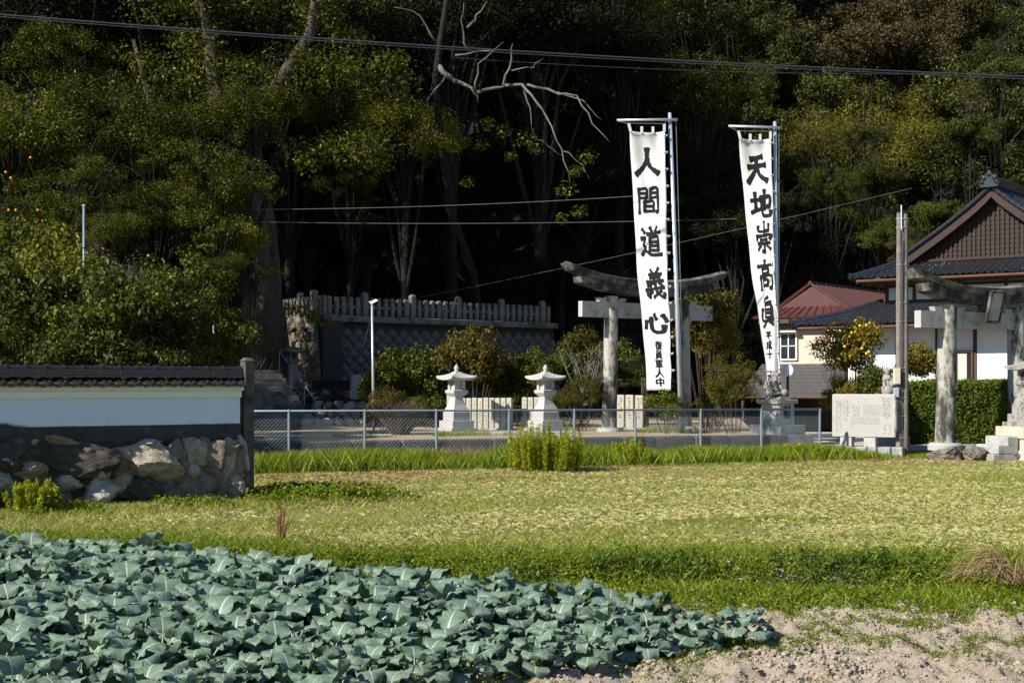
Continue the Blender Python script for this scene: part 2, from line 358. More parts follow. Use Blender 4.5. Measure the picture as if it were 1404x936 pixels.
def hill_z(x, y):
    x = np.asarray(x, float); y = np.asarray(y, float)
    st = np.where(x < 4, 68.0, 68 + np.minimum((x - 4) * .45, 9))
    s1 = -(x + 7.7) * .629 + (y - 58) * .777; s2 = (x + 7.7) * .83 + (y - 58) * .56
    base = 4.7 * sstep(.6, 5, np.minimum(s1, s2)) * (1 - sstep(4, 9, x))
    base = np.maximum(base, .3 + 4.4 * sstep(55, 68, y) * (1 - sstep(-10, -7.5, x)))
    s_ = np.maximum(0, y - st) * .74
    return np.minimum(base + s_, 95) + (fbm(x, y, .08, 3, 5) - .5) * 3 * sstep(st + 1, st + 10, y)
HZ = hill_z(HX, HY); n1, n2 = len(hx), len(hy); idx = np.arange(n1 * n2).reshape(n2, n1)
fq = np.stack([idx[:-1, :-1], idx[:-1, 1:], idx[1:, 1:], idx[1:, :-1]], -1).reshape(-1, 4)
tag(link('hillside', np_mesh('hillside', np.stack([HX, HY, HZ], -1).reshape(-1, 3), fq, M['leaf_litter'], True)), kind='structure')

# ------------------------------------------------------------------ foliage builders
def leaf_cloud(rng, centers, radii, per, L, Wd, flat=.75, up=.55, out=.6, fold=.25, droop=.0):
    "leaf-shaped quads scattered in clumps -> V (n*4,3)"
    C = np.repeat(np.asarray(centers, float), per, 0); Rr = np.repeat(np.asarray(radii, float), per, 0)
    n = len(C); d = rng.normal(size=(n, 3)); d /= np.linalg.norm(d, axis=1)[:, None]
    r = rng.random(n) ** .45
    pos = C + d * (r * Rr)[:, None] * np.array([1, 1, flat])
    nor = d * out + np.array([0, 0, up]) + rng.normal(size=(n, 3)) * .45
    nor /= np.linalg.norm(nor, axis=1)[:, None]
    tg = rng.normal(size=(n, 3)) + d * .6 - np.array([0, 0, droop]); tg -= nor * (tg * nor).sum(1)[:, None]; tg /= np.linalg.norm(tg, axis=1)[:, None]
    sd = np.cross(nor, tg); l = L * (.6 + .8 * rng.random(n))[:, None]; w = Wd * (.6 + .8 * rng.random(n))[:, None]
    a = pos - tg * l * .5; b = pos + sd * w * .5 + nor * w * fold; c = pos + tg * l * .5; e = pos - sd * w * .5 + nor * w * fold
    return np.stack([a, b, c, e], 1).reshape(-1, 3)
def quads(V): return np.arange(len(V), dtype=np.int32).reshape(-1, 4)
def clump_centers(rng, blobs, n, lo=.55):
    vol = np.array([b[3] * b[4] * b[5] for b in blobs]) ** (2 / 3); k = rng.choice(len(blobs), n, p=vol / vol.sum())
    B = np.array(blobs)[k]; d = rng.normal(size=(n, 3)); d[:, 2] = np.where(d[:, 2] < -.3, -d[:, 2] * .5, d[:, 2]); d /= np.linalg.norm(d, axis=1)[:, None]
    r = lo + (1 - lo) * rng.random(n)
    return B[:, :3] + d * r[:, None] * B[:, 3:]
def tree_meshes(name, seed, blobs, nclump, clr, per, L, Wd, lmat, h_trunk, r_trunk, bmat, nlimb=26, lo=.5, lean=(0, 0), **kw):
    rng = np.random.default_rng(seed); C = clump_centers(rng, blobs, nclump, lo)
    rad = clr * (.65 + .7 * rng.random(nclump)); V = leaf_cloud(rng, C, rad, per, L, Wd, **kw)
    crown = np_mesh(name + '_crown', V, quads(V), lmat)
    mb = MB(); top = Vector((lean[0], lean[1], h_trunk)); pts = []; rr = []
    for i in range(8):
        f = i / 7; pts.append(Vector((top.x * f * f + .12 * math.sin(f * 6 + seed) * f, top.y * f * f, -.5 + (h_trunk + .5) * f)))
        rr.append(r_trunk * (1.35 if i == 0 else 1) * (1 - .55 * f))
    mb.tube(pts, rr, 10)
    order = rng.permutation(nclump)[:nlimb]
    for k in order:
        c = Vector(C[k]); i = rng.integers(3, 8); s = pts[i]; mid = s.lerp(c, .5) + Vector((rng.normal() * .3, rng.normal() * .3, abs(rng.normal()) * .5)) * (h_trunk / 8)
        q1 = s.lerp(mid, .5) + Vector((rng.normal(), rng.normal(), rng.normal())) * .12; q2 = mid.lerp(c, .5) + Vector((rng.normal(), rng.normal(), rng.normal())) * .15
        r0 = rr[i] * .42; mb.tube([s, q1, mid, q2, c], [r0, r0 * .8, r0 * .6, r0 * .38, r0 * .12], 6)
    trunk = mb.mesh(name + '_trunk', bmat, True)
    return trunk, crown
def place_tree(name, meshes, loc, label, cat='tree', group=None, rz=0.0, scl=(1, 1, 1), crown_name='crown', trunk_name='trunk', mat=None):
    e = empty(name, loc, label, cat, group, rz); e.scale = scl
    link(trunk_name, meshes[0], e); c = link(crown_name, meshes[1], e)
    if mat is not None:
        c.material_slots[0].link = 'OBJECT'; c.material_slots[0].material = mat
    return e
def dome(R_, H, z0, n=7, seed=1):
    "blobs that give an uneven rounded crown"
    rng = np.random.default_rng(seed); out = [(0, 0, z0 + H * .5, R_ * .62, R_ * .62, H * .5)]
    for i in range(n):
        a = i * 2.4 + rng.random(); q = R_ * (.45 + .2 * rng.random()); zz = z0 + H * (.25 + .55 * rng.random())
        rr = R_ * (.34 + .2 * rng.random()); out.append((q * math.cos(a), q * math.sin(a), zz, rr, rr, rr * .8))
    return out

# ------------------------------------------------------------------ plastered field wall on boulders
WE = Vector((-4.94, 27.0, 0)); WD = Vector((.816, .578, 0)); WLEN = 8.0; WO = WE - WD * WLEN; WRZ = math.atan2(WD.y, WD.x)
def wall_u(px): k = (px - 702) / F; return (k * WO.y - WO.x) / (WD.x - k * WD.y)
def wall_z(py, u): return EYE + (528 - py) / F * (WO.y + WD.y * u)
wall = empty('field_wall', WO, 'white plastered wall with black tiled coping on a boulder footing', 'wall', None, WRZ)
L = WLEN - .2
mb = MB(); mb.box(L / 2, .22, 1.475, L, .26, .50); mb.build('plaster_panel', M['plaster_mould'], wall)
mb = MB(); mb.box(L / 2, .22, 1.975, L + .04, .34, .125, bev=.01); mb.build('plaster_cornice', M['plaster'], wall)
mb = MB(); mb.box(L / 2, .22, 2.10, L + .08, .46, .085, bev=.012); mb.build('plaster_cornice', M['plaster'], wall)
mb = MB(); mb.box(L / 2, .22, 1.21, L, .30, .265, bev=.012); mb.build('plinth', M['concrete_dark'], wall)
mb = MB(); mb.box(L / 2, .30, -.2, L, .5, 1.41); mb.build('footing_core', M['mortar'], wall)
def rock_mesh(seed, mat, sub=4, rough=.05, planes=13, name='boulder'):
    import bmesh
    rng = np.random.default_rng(seed); bm = bmesh.new(); bmesh.ops.create_icosphere(bm, subdivisions=sub, radius=1)
    N = rng.normal(size=(planes, 3)); N /= np.linalg.norm(N, axis=1)[:, None]; D = .64 + .3 * rng.random(planes)
    off = Vector(rng.random(3) * 50)
    for vv in bm.verts:
        d = np.array(vv.co); q = N @ d; q = np.where(q > .05, D / np.maximum(q, .05), 9).min(); q = min(q, 1.12)
        p = vv.co * q; nn = noise.fractal(p * 2.2 + off, 1.0, 2.0, 5)
        vv.co = p + vv.co.normalized() * nn * rough
    me = bpy.data.meshes.new(name); bm.to_mesh(me); bm.free(); me.materials.append(mat)
    me.polygons.foreach_set('use_smooth', np.ones(len(me.polygons), dtype=bool)); me.set_sharp_from_angle(angle=R(38))
    return me
BM_ = {k: [rock_mesh(i * 7 + j, M['boulder_' + k], 5, .16, 17) for j in range(3)] for i, k in enumerate(('light', 'dark', 'pale', 'brown'))}
bl = [(60, 540, 230, 150, 'dark'), (365, 560, 340, 215, 'dark'), (690, 545, 290, 190, 'light'), (815, 575, 170, 210, 'brown'), (925, 520, 150, 140, 'light'),
      (1030, 590, 260, 300, 'brown'), (470, 705, 200, 150, 'pale'), (30, 665, 90, 110, 'pale'), (145, 595, 130, 90, 'light'), (110, 725, 130, 80, 'light'),
      (585, 585, 110, 170, 'brown'), (505, 610, 80, 80, 'pale'), (1090, 540, 110, 200, 'light'), (1162, 540, 62, 170, 'pale'), (945, 690, 240, 170, 'brown'),
      (260, 720, 170, 130, 'brown'), (655, 690, 210, 150, 'dark'), (915, 600, 90, 80, 'pale'), (1130, 665, 140, 130, 'light'), (300, 470, 190, 34, 'light'),
      (350, 660, 120, 80, 'pale'), (790, 700, 160, 130, 'brown'), (570, 660, 90, 90, 'light'), (170, 470, 50, 30, 'pale'), (700, 465, 120, 30, 'pale'), (975, 465, 60, 40, 'light'), (1180, 660, 60, 90, 'brown'), (200, 640, 90, 80, 'brown')]
rng = np.random.default_rng(5)
for i, (zx, zy, w, h, k) in enumerate(bl):
    px, py = zx / 3.466, 470 + zy / 3.466; u = wall_u(px); z = wall_z(py, u); sc = F / (WO.y + WD.y * u) * 3.466
    w_, h_ = w / sc * .62, h / sc * .60
    o = link('boulder', BM_[k][i % 3], wall, (u, .06 + rng.random() * .10, z - .02), (rng.normal() * .15, rng.normal() * .25, rng.normal() * .35), (w_, .26 + .25 * min(w_, .6), h_))
u = wall_u(0) - .5; j = 0
while u > -.3:                                    # footing carries on out of view
    for zz in (.3, .85):
        link('boulder', BM_[('light', 'dark', 'brown')[j % 3]][j % 2], wall, (u - (.35 if zz > .5 else 0), .12, zz), (0, .3 * j, .4 * j), (.48, .32, .36)); j += 1
    u -= .75
# coping: S-shaped pan tiles with a rounded drip at the eave, two flat courses and barrel ridge tiles
def pan_tile(side):
    n = 9; rs = []; mbt = MB(); pts = []
    for i in range(n):
        x = i / (n - 1); zz = .030 * math.cos(x * math.pi * 2 * .82 + .5) if x < .78 else .030 * math.cos((x - .78) / .22 * math.pi) * .9 + .0
        pts.append((x * .285 - .1425, zz))
    def conv(f, dz): return [(x, side * (.36 - .33 * f), .0 + .115 * f + z + dz) for x, z in pts]
    a, b, c, d = conv(0, 0), conv(1, 0), conv(1, -.018), conv(0, -.034)
    vs = a + b + c + d; fs = []
    for q in range(4):
        for i in range(n - 1): fs.append((q * n + i, q * n + i + 1, ((q + 1) % 4) * n + i + 1, ((q + 1) % 4) * n + i))
    mbt.add(vs, fs)
    mbt.tube([(-.115, side * .30, .03), (-.115, side * .385, .0)], .043, 10)
    return mbt.mesh('roof_tile', M['tile_wall'], autosm=50)
PT = [pan_tile(-1), pan_tile(1)]
mbt = MB(); prof = [(.085 * math.cos(a), .075 * math.sin(a)) for a in np.linspace(0, math.pi, 9)]
mbt.prism(prof, -.168, .150, lambda u_, w_, t_: (t_, u_, w_)); mbt.prism([(x * 1.25, z * 1.25) for x, z in prof], .138, .168, lambda u_, w_, t_: (t_, u_, w_))
RT = mbt.mesh('ridge_tile', M['tile_wall'], autosm=40)
n = int((L + .1) / .265)
for i in range(n):
    x = L + .06 - .14 - i * .265
    for k, me in enumerate(PT):
        o = link('roof_tile', me, wall, (x, .22, 2.225 + rng.normal() * .003), (0, 0, rng.normal() * .012))
for i in range(int((L + .1) / .335)):
    x = L + .06 - .17 - i * .335
    link('ridge_tile', RT, wall, (x, .22, 2.475), (0, rng.normal() * .008, rng.normal() * .01))
    for zz, w in ((2.345, .30), (2.392, .27), (2.438, .24)):
        mbt = MB(); 
        if i == 0: globals()['NT_%d' % int(w * 100)] = MB().box(0, 0, 0, .331, w, .040, bev=.006).mesh('course_tile', M['tile_wall'])
        link('course_tile', globals()['NT_%d' % int(w * 100)], wall, (x + (.1 if w == .27 else 0) * (i > 0), .22, zz))
mb = MB(); mb.box(L / 2, .22, 2.186, L - .05, .5, .06); mb.build('roof_bed', M['plaster'], wall)
p = WO + WD * (WLEN - .02); e = empty('concrete_post', (p.x, p.y, 0), 'square grey concrete post closing the end of the white wall', 'post', None, WRZ)
mb = MB(); mb.box(0, .16, -.2, .20, .22, 2.86, bev=.02); mb.build('shaft', M['kerb'], e)  # post darkened to the kerb colour, standing in for its shade
mb = MB(); mb.box(0, .16, 2.661, .23, .25, .06, taper=.6, bev=.012); mb.build('cap', M['kerb'], e)

# ------------------------------------------------------------------ chain-link fence and the stone kerb behind it
fe = empty('chain_link_fence', FA, 'low grey chain-link fence with pipe posts at the field edge', 'fence', None, math.atan2(FD.y, FD.x))
SP = (FB - FA).length / 8; FT = 1.545; x0 = -SP * 2.2
mb = MB(); mb.tube([(x0, 0, FT), (8 * SP + .06, 0, FT - .07)], .028, 8); mb.build('top_rail', M['pipe'], fe, smooth=True)
pm = MB(); pm.tube([(0, 0, -.3), (0, 0, FT)], .034, 8); pm.lathe([(.04, FT - .06), (.045, FT - .01), (.03, FT + .02), (.005, FT + .035)], 0, 0, 8); pmm = pm.mesh('post', M['pipe'], autosm=40)
for i in range(-2, 9):
    jit = rng.normal() * .05 if 0 < i < 8 else 0
    link('post', pmm, fe, (i * SP + jit, 0, -.07 * max(0, i) / 8), (0, rng.normal() * .008, 0))
mb = MB(); zb, ztp = .12, FT - .03; step = .105; Ltot = 8 * SP - x0; H = ztp - zb; k = -H
while k < Ltot:
    for sgn in (1, -1):
        a0, a1 = max(k, 0), min(k + H, Ltot)
        if a1 - a0 > .02:
            za, zc = (zb + (a0 - k), zb + (a1 - k)) if sgn > 0 else (ztp - (a0 - k), ztp - (a1 - k))
            mb.tube([(x0 + a0, .035 * 1 + .004 * sgn, za), (x0 + a1, .035 + .004 * sgn, zc)], .0036, 3, caps=False)
    k += step
tag(mb.build('wire_mesh', M['wire'], fe), kind='stuff')
ke = empty('stone_kerb', along(-9, 1.0), 'dark weathered stone kerb holding up the shrine yard behind the fence', 'retaining wall', None, math.atan2(FD.y, FD.x))
kx = 0; i = 0
while kx < 23.8:
    w = .9 + rng.random() * .9
    for zz, h, dep in ((-.1, .45, .36), (.36, .335, .42)):
        mb = MB(); mb.box(0, 0, 0, w - .03, dep, h, bev=.03 + .01 * rng.random())
        mb.build('kerb_stone', M['kerb'], ke, loc=(kx + w / 2 + (.3 if zz > 0 else 0), -.02 + rng.normal() * .012, zz), rot=(0, rng.normal() * .006, rng.normal() * .01))
    kx += w; i += 1

# ------------------------------------------------------------------ torii gates
def torii(loc, rz, H, half, rp, name, label, plaque=False, wide=1.0, drop=.5):
    e = empty(name, loc, label, 'torii gate', None, rz)
    for sg in (-1, 1):
        lean = -sg * .10; mb = MB(); pts = []; rr = []
        for i in range(14):
            f = i / 13; pts.append((sg * half + lean * f, 0, -.1 + (H - .44) * f + .0)); rr.append(rp * (1.03 - .16 * f + .015 * math.sin(i * 2.3 + sg)) * (1.0 if i else 1.05))
        mb.tube(pts, rr, 20); mb.build('pillar', M['torii'], e, autosm=60)
        mb = MB(); mb.lathe([(rp * 1.7, -.1), (rp * 1.72, .05), (rp * 1.5, .12)], sg * half, 0, 20); mb.build('pillar_base', M['granite_grey'], e, autosm=40)
    Lk = half * 1.98 * wide
    def beam(nm, L2, zlo, zhi, dep, curve, mat, roof=False, slant=.0):
        mb = MB(); n = 28; rs = []
        for i in range(n + 1):
            f = -1 + 2 * i / n; x = f * L2; cz = curve * abs(f) ** 2.3
            # end faces are cut so that the top reaches farther than the foot
            xt = x + math.copysign(slant, f) * abs(f) ** 8
            if roof: rs.append([(x, -dep / 2, zlo + cz), (x, dep / 2, zlo + cz), (xt, dep / 2 * 1.06, zhi - .07 + cz), (xt, 0, zhi + cz), (xt, -dep / 2 * 1.06, zhi - .07 + cz)])
            else: rs.append([(x, -dep / 2, zlo + cz), (x, dep / 2, zlo + cz), (xt, dep / 2, zhi + cz), (xt, -dep / 2, zhi + cz)])
        mb.rings(rs); return mb.build(nm, mat, e)
    beam('lower_lintel', Lk * .90, H - .50, H - .225, rp * 1.75, drop * .78, M['torii_beam'], slant=.05)
    beam('top_lintel', Lk, H - .222, H + .07, rp * 2.2, drop, M['torii_beam'], True, .16)
    beam('tie_beam', half * 1.72, H - 1.23, H - .73, rp * .85, 0, M['granite_grey'])
    for sg in (-1, 1):
        for s2 in (-1, 1):
            mb = MB(); xw = sg * (half - .08) + s2 * (rp + .13)
            mb.prism([(-.16, 0), (.14, 0), (.16 + .06 * s2, .13), (-.16 + .06 * s2, .13)], -rp * .36, rp * .36, lambda u_, w_, t_: (xw + u_, t_, H - .728 + w_)); mb.build('wedge', M['granite_grey'], e)
    mb = MB(); mb.box(0, 0, H - .728, .24, rp * .6, .235); mb.build('strut', M['torii_beam'], e)
    if plaque:
        pl = MB().box(0, 0, -.38, .52, .07, .86, bev=.012).build('plaque', M['granite_grey'], e, loc=(-.0, -rp - .16, H - .62), rot=(R(14), 0, 0))
        for x, z, w, h in ((-.27, -.42, .07, .94), (.27, -.42, .07, .94)):
            MB().box(x, -.02, z, w, .1, h, bev=.01).build('plaque_frame', M['torii_beam'], pl)
        for z in (-.44, .47): MB().box(0, -.022, z, .47, .1, .07, bev=.01).build('plaque_frame', M['torii_beam'], pl)
    return e
T1 = P(888, 590, 47.2); torii((T1.x, T1.y, YZ), R(35), 4.93, 1.64, .245, 'stone_torii', 'weathered stone torii gate with dark lichened lintel behind the long white banner', drop=.45)
T2 = Vector((14.22, 43.0, 0)); torii((T2.x, T2.y, .38), R(30), 4.74, 1.57, .30, 'stone_torii', 'thick pillared stone torii gate with a name plaque, before the tiled house', plaque=True, drop=.44, wide=.89)
e = empty('boulder_kerb', (T2.x - 1.0, T2.y - 1.55, 0), 'low mossy kerb boulders at the foot of the plaque torii', 'kerb')
for i, (a, b, c_, w) in enumerate(((-.55, 0, .15, .5), (.35, .1, .16, .62), (1.2, .1, .10, .45))):
    link('boulder', BM_['brown'][i], e, (a, b, c_), (0, .1, i), (w, .4, .28))

# ------------------------------------------------------------------ lettering
BRUSH = {
 '人': '52,5 48,40 30,70 5,92|50,42 65,68 97,90',
 '間': '12,8 11,50 10,97|12,10 42,10 41,42|13,25 40,25|13,41 40,41|58,10 90,9 91,60 91,94 80,88|59,25 88,25|58,10 58,42|58,41 88,41|33,54 33,90|33,54 68,54 68,90|34,71 67,71|33,89 68,89',
 '道': '10,8 20,20|4,38 22,36 12,58 22,68 6,92|6,90 22,78 50,92 97,93|45,4 52,16|75,2 66,16|32,24 92,20|60,24 55,34|42,36 42,80|42,36 80,36 80,80|44,50 78,50|44,64 78,64|42,78 80,78',
 '義': '32,2 40,12|66,0 58,12|22,18 78,16|26,30 74,29|12,43 90,41|50,16 50,44|42,48 15,56|8,68 92,63|30,54 30,92 20,88|12,84 44,76|55,46 64,74 92,95 95,82|82,72 50,94|72,48 82,56',
 '心': '12,42 5,74|30,32 34,75 50,90 80,88 84,66|46,18 58,42|78,22 95,50',
 '天': '25,18 75,13|12,44 90,39|50,16 46,50 8,95|50,45 66,72 97,92',
 '地': '5,38 38,34|22,10 22,72|3,78 40,66|42,40 90,26 86,62 76,58|66,5 66,72|50,22 50,82 62,92 92,90 94,74',
 '崇': '50,0 50,28|22,12 24,29 78,28|78,10 78,30|50,34 50,42|14,45 12,57|14,46 88,44 82,56|32,58 68,56|18,70 84,68|50,70 50,97 40,92|32,76 18,90|66,76 86,90',
 '高': '50,1 50,14|8,18 92,16|34,26 34,44|34,27 66,26 64,44|34,43 66,43|14,54 14,97|14,54 86,52 86,94 76,90|36,64 36,86|36,64 64,64 63,84|36,82 64,82',
 '眞': '58,0 25,14|30,6 34,20 72,17|30,28 30,66|30,28 72,27 72,66|32,40 70,40|32,52 70,52|30,65 72,65|14,36 14,76 92,73|34,80 14,97|66,80 88,97',
}
def brush_polys(ch, wid=9.5, seed=0):
    "each stroke -> list of (left, right) points in a 0..100 box, with a pressed start and a ragged tapering end"
    rg = random.Random(ord(ch) + seed); out = []
    for st in BRUSH[ch].split('|'):
        pts = [Vector((float(a), float(b))) for a, b in (p.split(',') for p in st.split())]
        pts = [p + Vector((rg.uniform(-1.5, 1.5), rg.uniform(-1.5, 1.5))) for p in pts]
        dense = []; nseg = 6
        for i in range(len(pts) - 1):
            p0 = pts[max(i - 1, 0)]; p1 = pts[i]; p2 = pts[i + 1]; p3 = pts[min(i + 2, len(pts) - 1)]
            for k in range(nseg):
                t_ = k / nseg; c1 = (p2 - p0) * .16; c2 = (p3 - p1) * .16
                dense.append(p1 * (1 - t_) ** 3 + (p1 + c1) * 3 * t_ * (1 - t_) ** 2 + (p2 - c2) * 3 * t_ ** 2 * (1 - t_) + p2 * t_ ** 3)
        dense.append(pts[-1]); d0 = (dense[1] - dense[0]).normalized(); d1 = (dense[-1] - dense[-2]).normalized()
        dense = [dense[0] - d0 * wid * .45] + dense + [dense[-1] + d1 * wid * .4]
        n = len(dense); LR = []
        nst = len(BRUSH[ch].split('|')); base = wid * (2.35 if nst <= 4 else 1.95 if nst < 7 else 1.55)
        for i, p in enumerate(dense):
            tg_ = (dense[min(i + 1, n - 1)] - dense[max(i - 1, 0)]).normalized(); nn = Vector((-tg_.y, tg_.x)); f = i / (n - 1)
            w = base * (.95 + .35 * (1 - min(1, f * 5)) - .25 * math.sin(f * math.pi) + .25 * max(0, (f - .75) * 4)) * .5
            if i == 0 or i == n - 1: w *= .45
            w *= rg.uniform(.85, 1.15); LR.append((p - nn * w, p + nn * w))
        out.append(LR)
    return out
def brush_mesh(ch, surf, name='character', mat=None):
    mb = MB(); k = 0
    for LR in brush_polys(ch):
        off = .007 + .0009 * k; k += 1; vs = []
        for a, b in LR:
            for f in (0, .5, 1): q = a.lerp(b, f); vs.append(surf(q.x / 100, q.y / 100, off))
        n = len(LR); fs = [(i * 3 + j, i * 3 + j + 1, i * 3 + j + 4, i * 3 + j + 3) for i in range(n - 1) for j in range(2)]
        mb.add(vs, fs)
    return mb.mesh(name, mat or M['ink'], True)
_gl = {}
def glyph(ch, bold=.0):
    if (ch, bold) in _gl: return _gl[(ch, bold)]
    c = bpy.data.curves.new('glyph', 'FONT'); c.body = ch; c.offset = bold; c.resolution_u = 3
    o = bpy.data.objects.new('glyph', c); COL.objects.link(o); dg = bpy.context.evaluated_depsgraph_get()
    m = bpy.data.meshes.new_from_object(o.evaluated_get(dg))
    V = [(v_.co.x, 1 - (v_.co.y + .08) / .92) for v_ in m.vertices]; Fs = [tuple(p_.vertices) for p_ in m.polygons]
    bpy.data.objects.remove(o); bpy.data.curves.remove(c); bpy.data.meshes.remove(m)
    _gl[(ch, bold)] = (V, Fs); return V, Fs
def glyph_mesh(ch, surf, mat, bold=.03, off=.018):
    V, Fs = glyph(ch); mb = MB()
    for k, (dx, dy) in enumerate(((0, 0), (bold, 0), (0, bold), (bold, bold), (-bold, 0))): mb.add([surf(x + dx, y + dy, off + .0007 * k) for x, y in V], Fs)
    return mb.mesh('character', mat)

# ------------------------------------------------------------------ banners on tall poles
def banner(d, base_px, top_px, top_py, arm, cloth_top, cloth_bot, RE, LE, chars, small, label, clabel):
    z0 = YZ; zt = Z(top_py, d); B = Vector((X(base_px, d), d, z0)); T = Vector((X(top_px, d), d, zt))
    e = empty('flagpole', B, label, 'flagpole', 'tall flagpoles beside the shrine'); A = T - B
    def loc(p): return Vector(p) - B
    MB().tube([(0, 0, -.3), A * .5, A], [.082, .072, .055], 14).build('pole', M['flagpole'], e, smooth=True)
    MB().lathe([(.058, A.z), (.06, A.z + .03), (.02, A.z + .06)], A.x, 0, 12).build('cap', M['flagpole'], e, smooth=True)
    a0 = loc(P(arm[0], arm[1], d - .12)); a1 = loc(P(arm[2], arm[3], d - .12))
    MB().tube([a0, a1], .04, 10).build('crossarm', M['flagpole'], e, smooth=True)
    MB().tube([loc(P(arm[2] - 2, arm[3] + 2, d)), loc(P(base_px + 3, 575, d))], .012, 5).build('halyard', M['string'], e)
    vz = lambda v: Z(cloth_top + (cloth_bot - cloth_top) * v, d)
    w_px = RE[0] - LE[0]; Wm = w_px / F * d
    def edge(E_, v): return E_[0] + (E_[1] - E_[0]) * v
    def surf(u, v, off):
        xr = X(edge(RE, v), d); wp = (edge(RE, v) - edge(LE, v)) / F * d; c = min(1, wp / Wm); s = math.sqrt(max(0, 1 - c * c))
        x = xr - (1 - u) * Wm * c; y = d - .14 + (1 - u) * Wm * s
        sag = .05 * math.sin(u * math.pi) * max(0, 1 - v * 14)
        rip = .034 * math.sin(u * 7 + v * 5) * (.4 + v) + .026 * math.sin(u * 13 - v * 11 + 1) + .016 * math.sin(u * 5 + v * 26) + .012 * math.sin(v * 60) * (u > .9)
        nx_, ny_ = -s, -c; k = rip + off
        return Vector((x + nx_ * k, y + ny_ * k, vz(v) - sag))
    nu, nv = 18, 90; V = [surf(i / nu, j / nv, 0) for j in range(nv + 1) for i in range(nu + 1)]
    V = np.array([tuple(p_) for p_ in V]); idx = np.arange((nu + 1) * (nv + 1)).reshape(nv + 1, nu + 1)
    fq = np.stack([idx[:-1, :-1], idx[1:, :-1], idx[1:, 1:], idx[:-1, 1:]], -1).reshape(-1, 4)
    ce = empty('banner', (B.x, d, Z(cloth_bot, d)), clabel, 'banner', 'vertical banners hanging from the flagpoles'); O = ce.location
    def rel(f): return lambda u, v, off: f(u, v, off) - O
    cl = link('cloth', np_mesh('cloth', V - np.array(O), fq, M['cloth'], True), ce)
    so_ = cl.modifiers.new('thick', 'SOLIDIFY'); so_.thickness = .003; so_.offset = -1
    for ch, cy, cu, hh, ww in chars:
        f = lambda u, v, off, cy=cy, cu=cu, hh=hh, ww=ww: surf(cu + (u - .5) * ww, (cy + (v - .5) * hh - cloth_top) / (cloth_bot - cloth_top), off) - O
        link('character', brush_mesh(ch, f), cl)
    for ch, cy, cu, hh, ww in small:
        f = lambda u, v, off, cy=cy, cu=cu, hh=hh, ww=ww: surf(cu + (u - .5) * ww, (cy + (v - .5) * hh - cloth_top) / (cloth_bot - cloth_top), off) - O
        link('character', glyph_mesh(ch, f, M['ink'], .03), cl)
    for k in range(4):                            # hanging loops along the top, tied to a cord under the arm
        u = .02 + .32 * k; p0 = surf(u, 0, 0) - O; up = Vector((-.06 if k == 0 else .0, 0, .24 if k in (0, 3) else .19))
        mb = MB(); mb.box(0, 0, -.02, .085, .012, up.length + .02); o = mb.build('loop', M['cloth'], ce, loc=p0, rot=(0, math.atan2(up.x, up.z), 0))
    c0 = Vector(P(arm[0] + 3, arm[1] + 2, d - .13)) - O; l0 = surf(0, 0, 0) - O + Vector((-.06, 0, .24)); l1 = surf(1, 0, 0) - O + Vector((.0, 0, .23))
    MB().tube([c0, l0, l1, Vector(P(arm[2] - 16, arm[3] + 2, d - .13)) - O], .011, 5).build('cord', M['string'], ce)
    nl = 15
    for k in range(nl):                           # side ties to the pole
        v = .015 + k / nl * .97; p0 = surf(1, v, 0) - O; f = (p0.z + O.z - z0) / (zt - z0); pl = B + A * f - O
        end = p0.lerp(Vector((pl.x, pl.y, p0.z)), .35); mb = MB(); mb.tube([p0 - Vector((.03, 0, 0)), p0.lerp(end, .5) + Vector((0, 0, -.03)), end], [.035, .04, .03], 5); mb.build('side_loop', M['cloth'], ce)
        if k % 4 == 2: MB().tube([end, Vector((pl.x, pl.y, p0.z - .02))], .008, 4).build('tie', M['string'], ce)
    return e
banner(45.2, 935, 918.5, 157, (846, 165, 929, 164), 181, 535, (911, 918), (863, 889),
       [('人', 222, .46, 40, .72), ('間', 274, .46, 38, .70), ('道', 331, .50, 42, .74), ('義', 389, .55, 42, .78), ('心', 441, .54, 34, .86)],
       [(c_, 473 + 12.6 * i, .62, 12, .30) for i, c_ in enumerate('復員軍人中')],
       'tall aluminium flagpole with crossarm, leaning slightly before the weathered torii', 'long white banner with five bold black characters hanging before the torii')
banner(46.2, 1066, 1062.5, 169, (999, 173, 1070, 175), 191, 532, (1056, 1066), (1013, 1058),
       [('天', 231, .50, 42, .72), ('地', 279, .60, 40, .74), ('崇', 325, .62, 42, .78), ('高', 377, .58, 42, .80), ('眞', 428, .60, 42, .84)],
       [(c_, 459 + 13 * i, .55, 12, .42) for i, c_ in enumerate('平成十')],
       'tall aluminium flagpole with crossarm rising behind the guardian lion', 'twisted white banner with five bold black characters above the guardian lion')

# ------------------------------------------------------------------ stone lanterns and name slabs
def sq(mb, prof, rz): return mb.lathe([(w / math.sqrt(2), z) for w, z in prof], 0, 0, 4, math.pi / 4 + rz)
def curved_roof(mb, w, z0, h, rz, lift=.07):
    n = 6; rs = []
    c, s = math.cos(rz), math.sin(rz)
    def ring(hw, z, lf):
        pts = []
        for k in range(4):
            for j in range(n):
                f = j / n; a = [(-1, -1), (1, -1), (1, 1), (-1, 1)][k]; b = [(-1, -1), (1, -1), (1, 1), (-1, 1)][(k + 1) % 4]
                x = (a[0] + (b[0] - a[0]) * f) * hw; y = (a[1] + (b[1] - a[1]) * f) * hw; pts.append((x * c - y * s, x * s + y * c, z + lf * abs(2 * f - 1) ** 3))
        return pts
    rs = [ring(w * .36, z0 - .02, 0), ring(w * .5, z0, lift), ring(w * .5, z0 + .055, lift)]
    for f in (.3, .55, .8, 1): rs.append(ring(w * .5 * (1 - f) ** 1.35 + w * .10 * f, z0 + .055 + h * f, lift * (1 - f) ** 2))
    return mb.rings(rs)
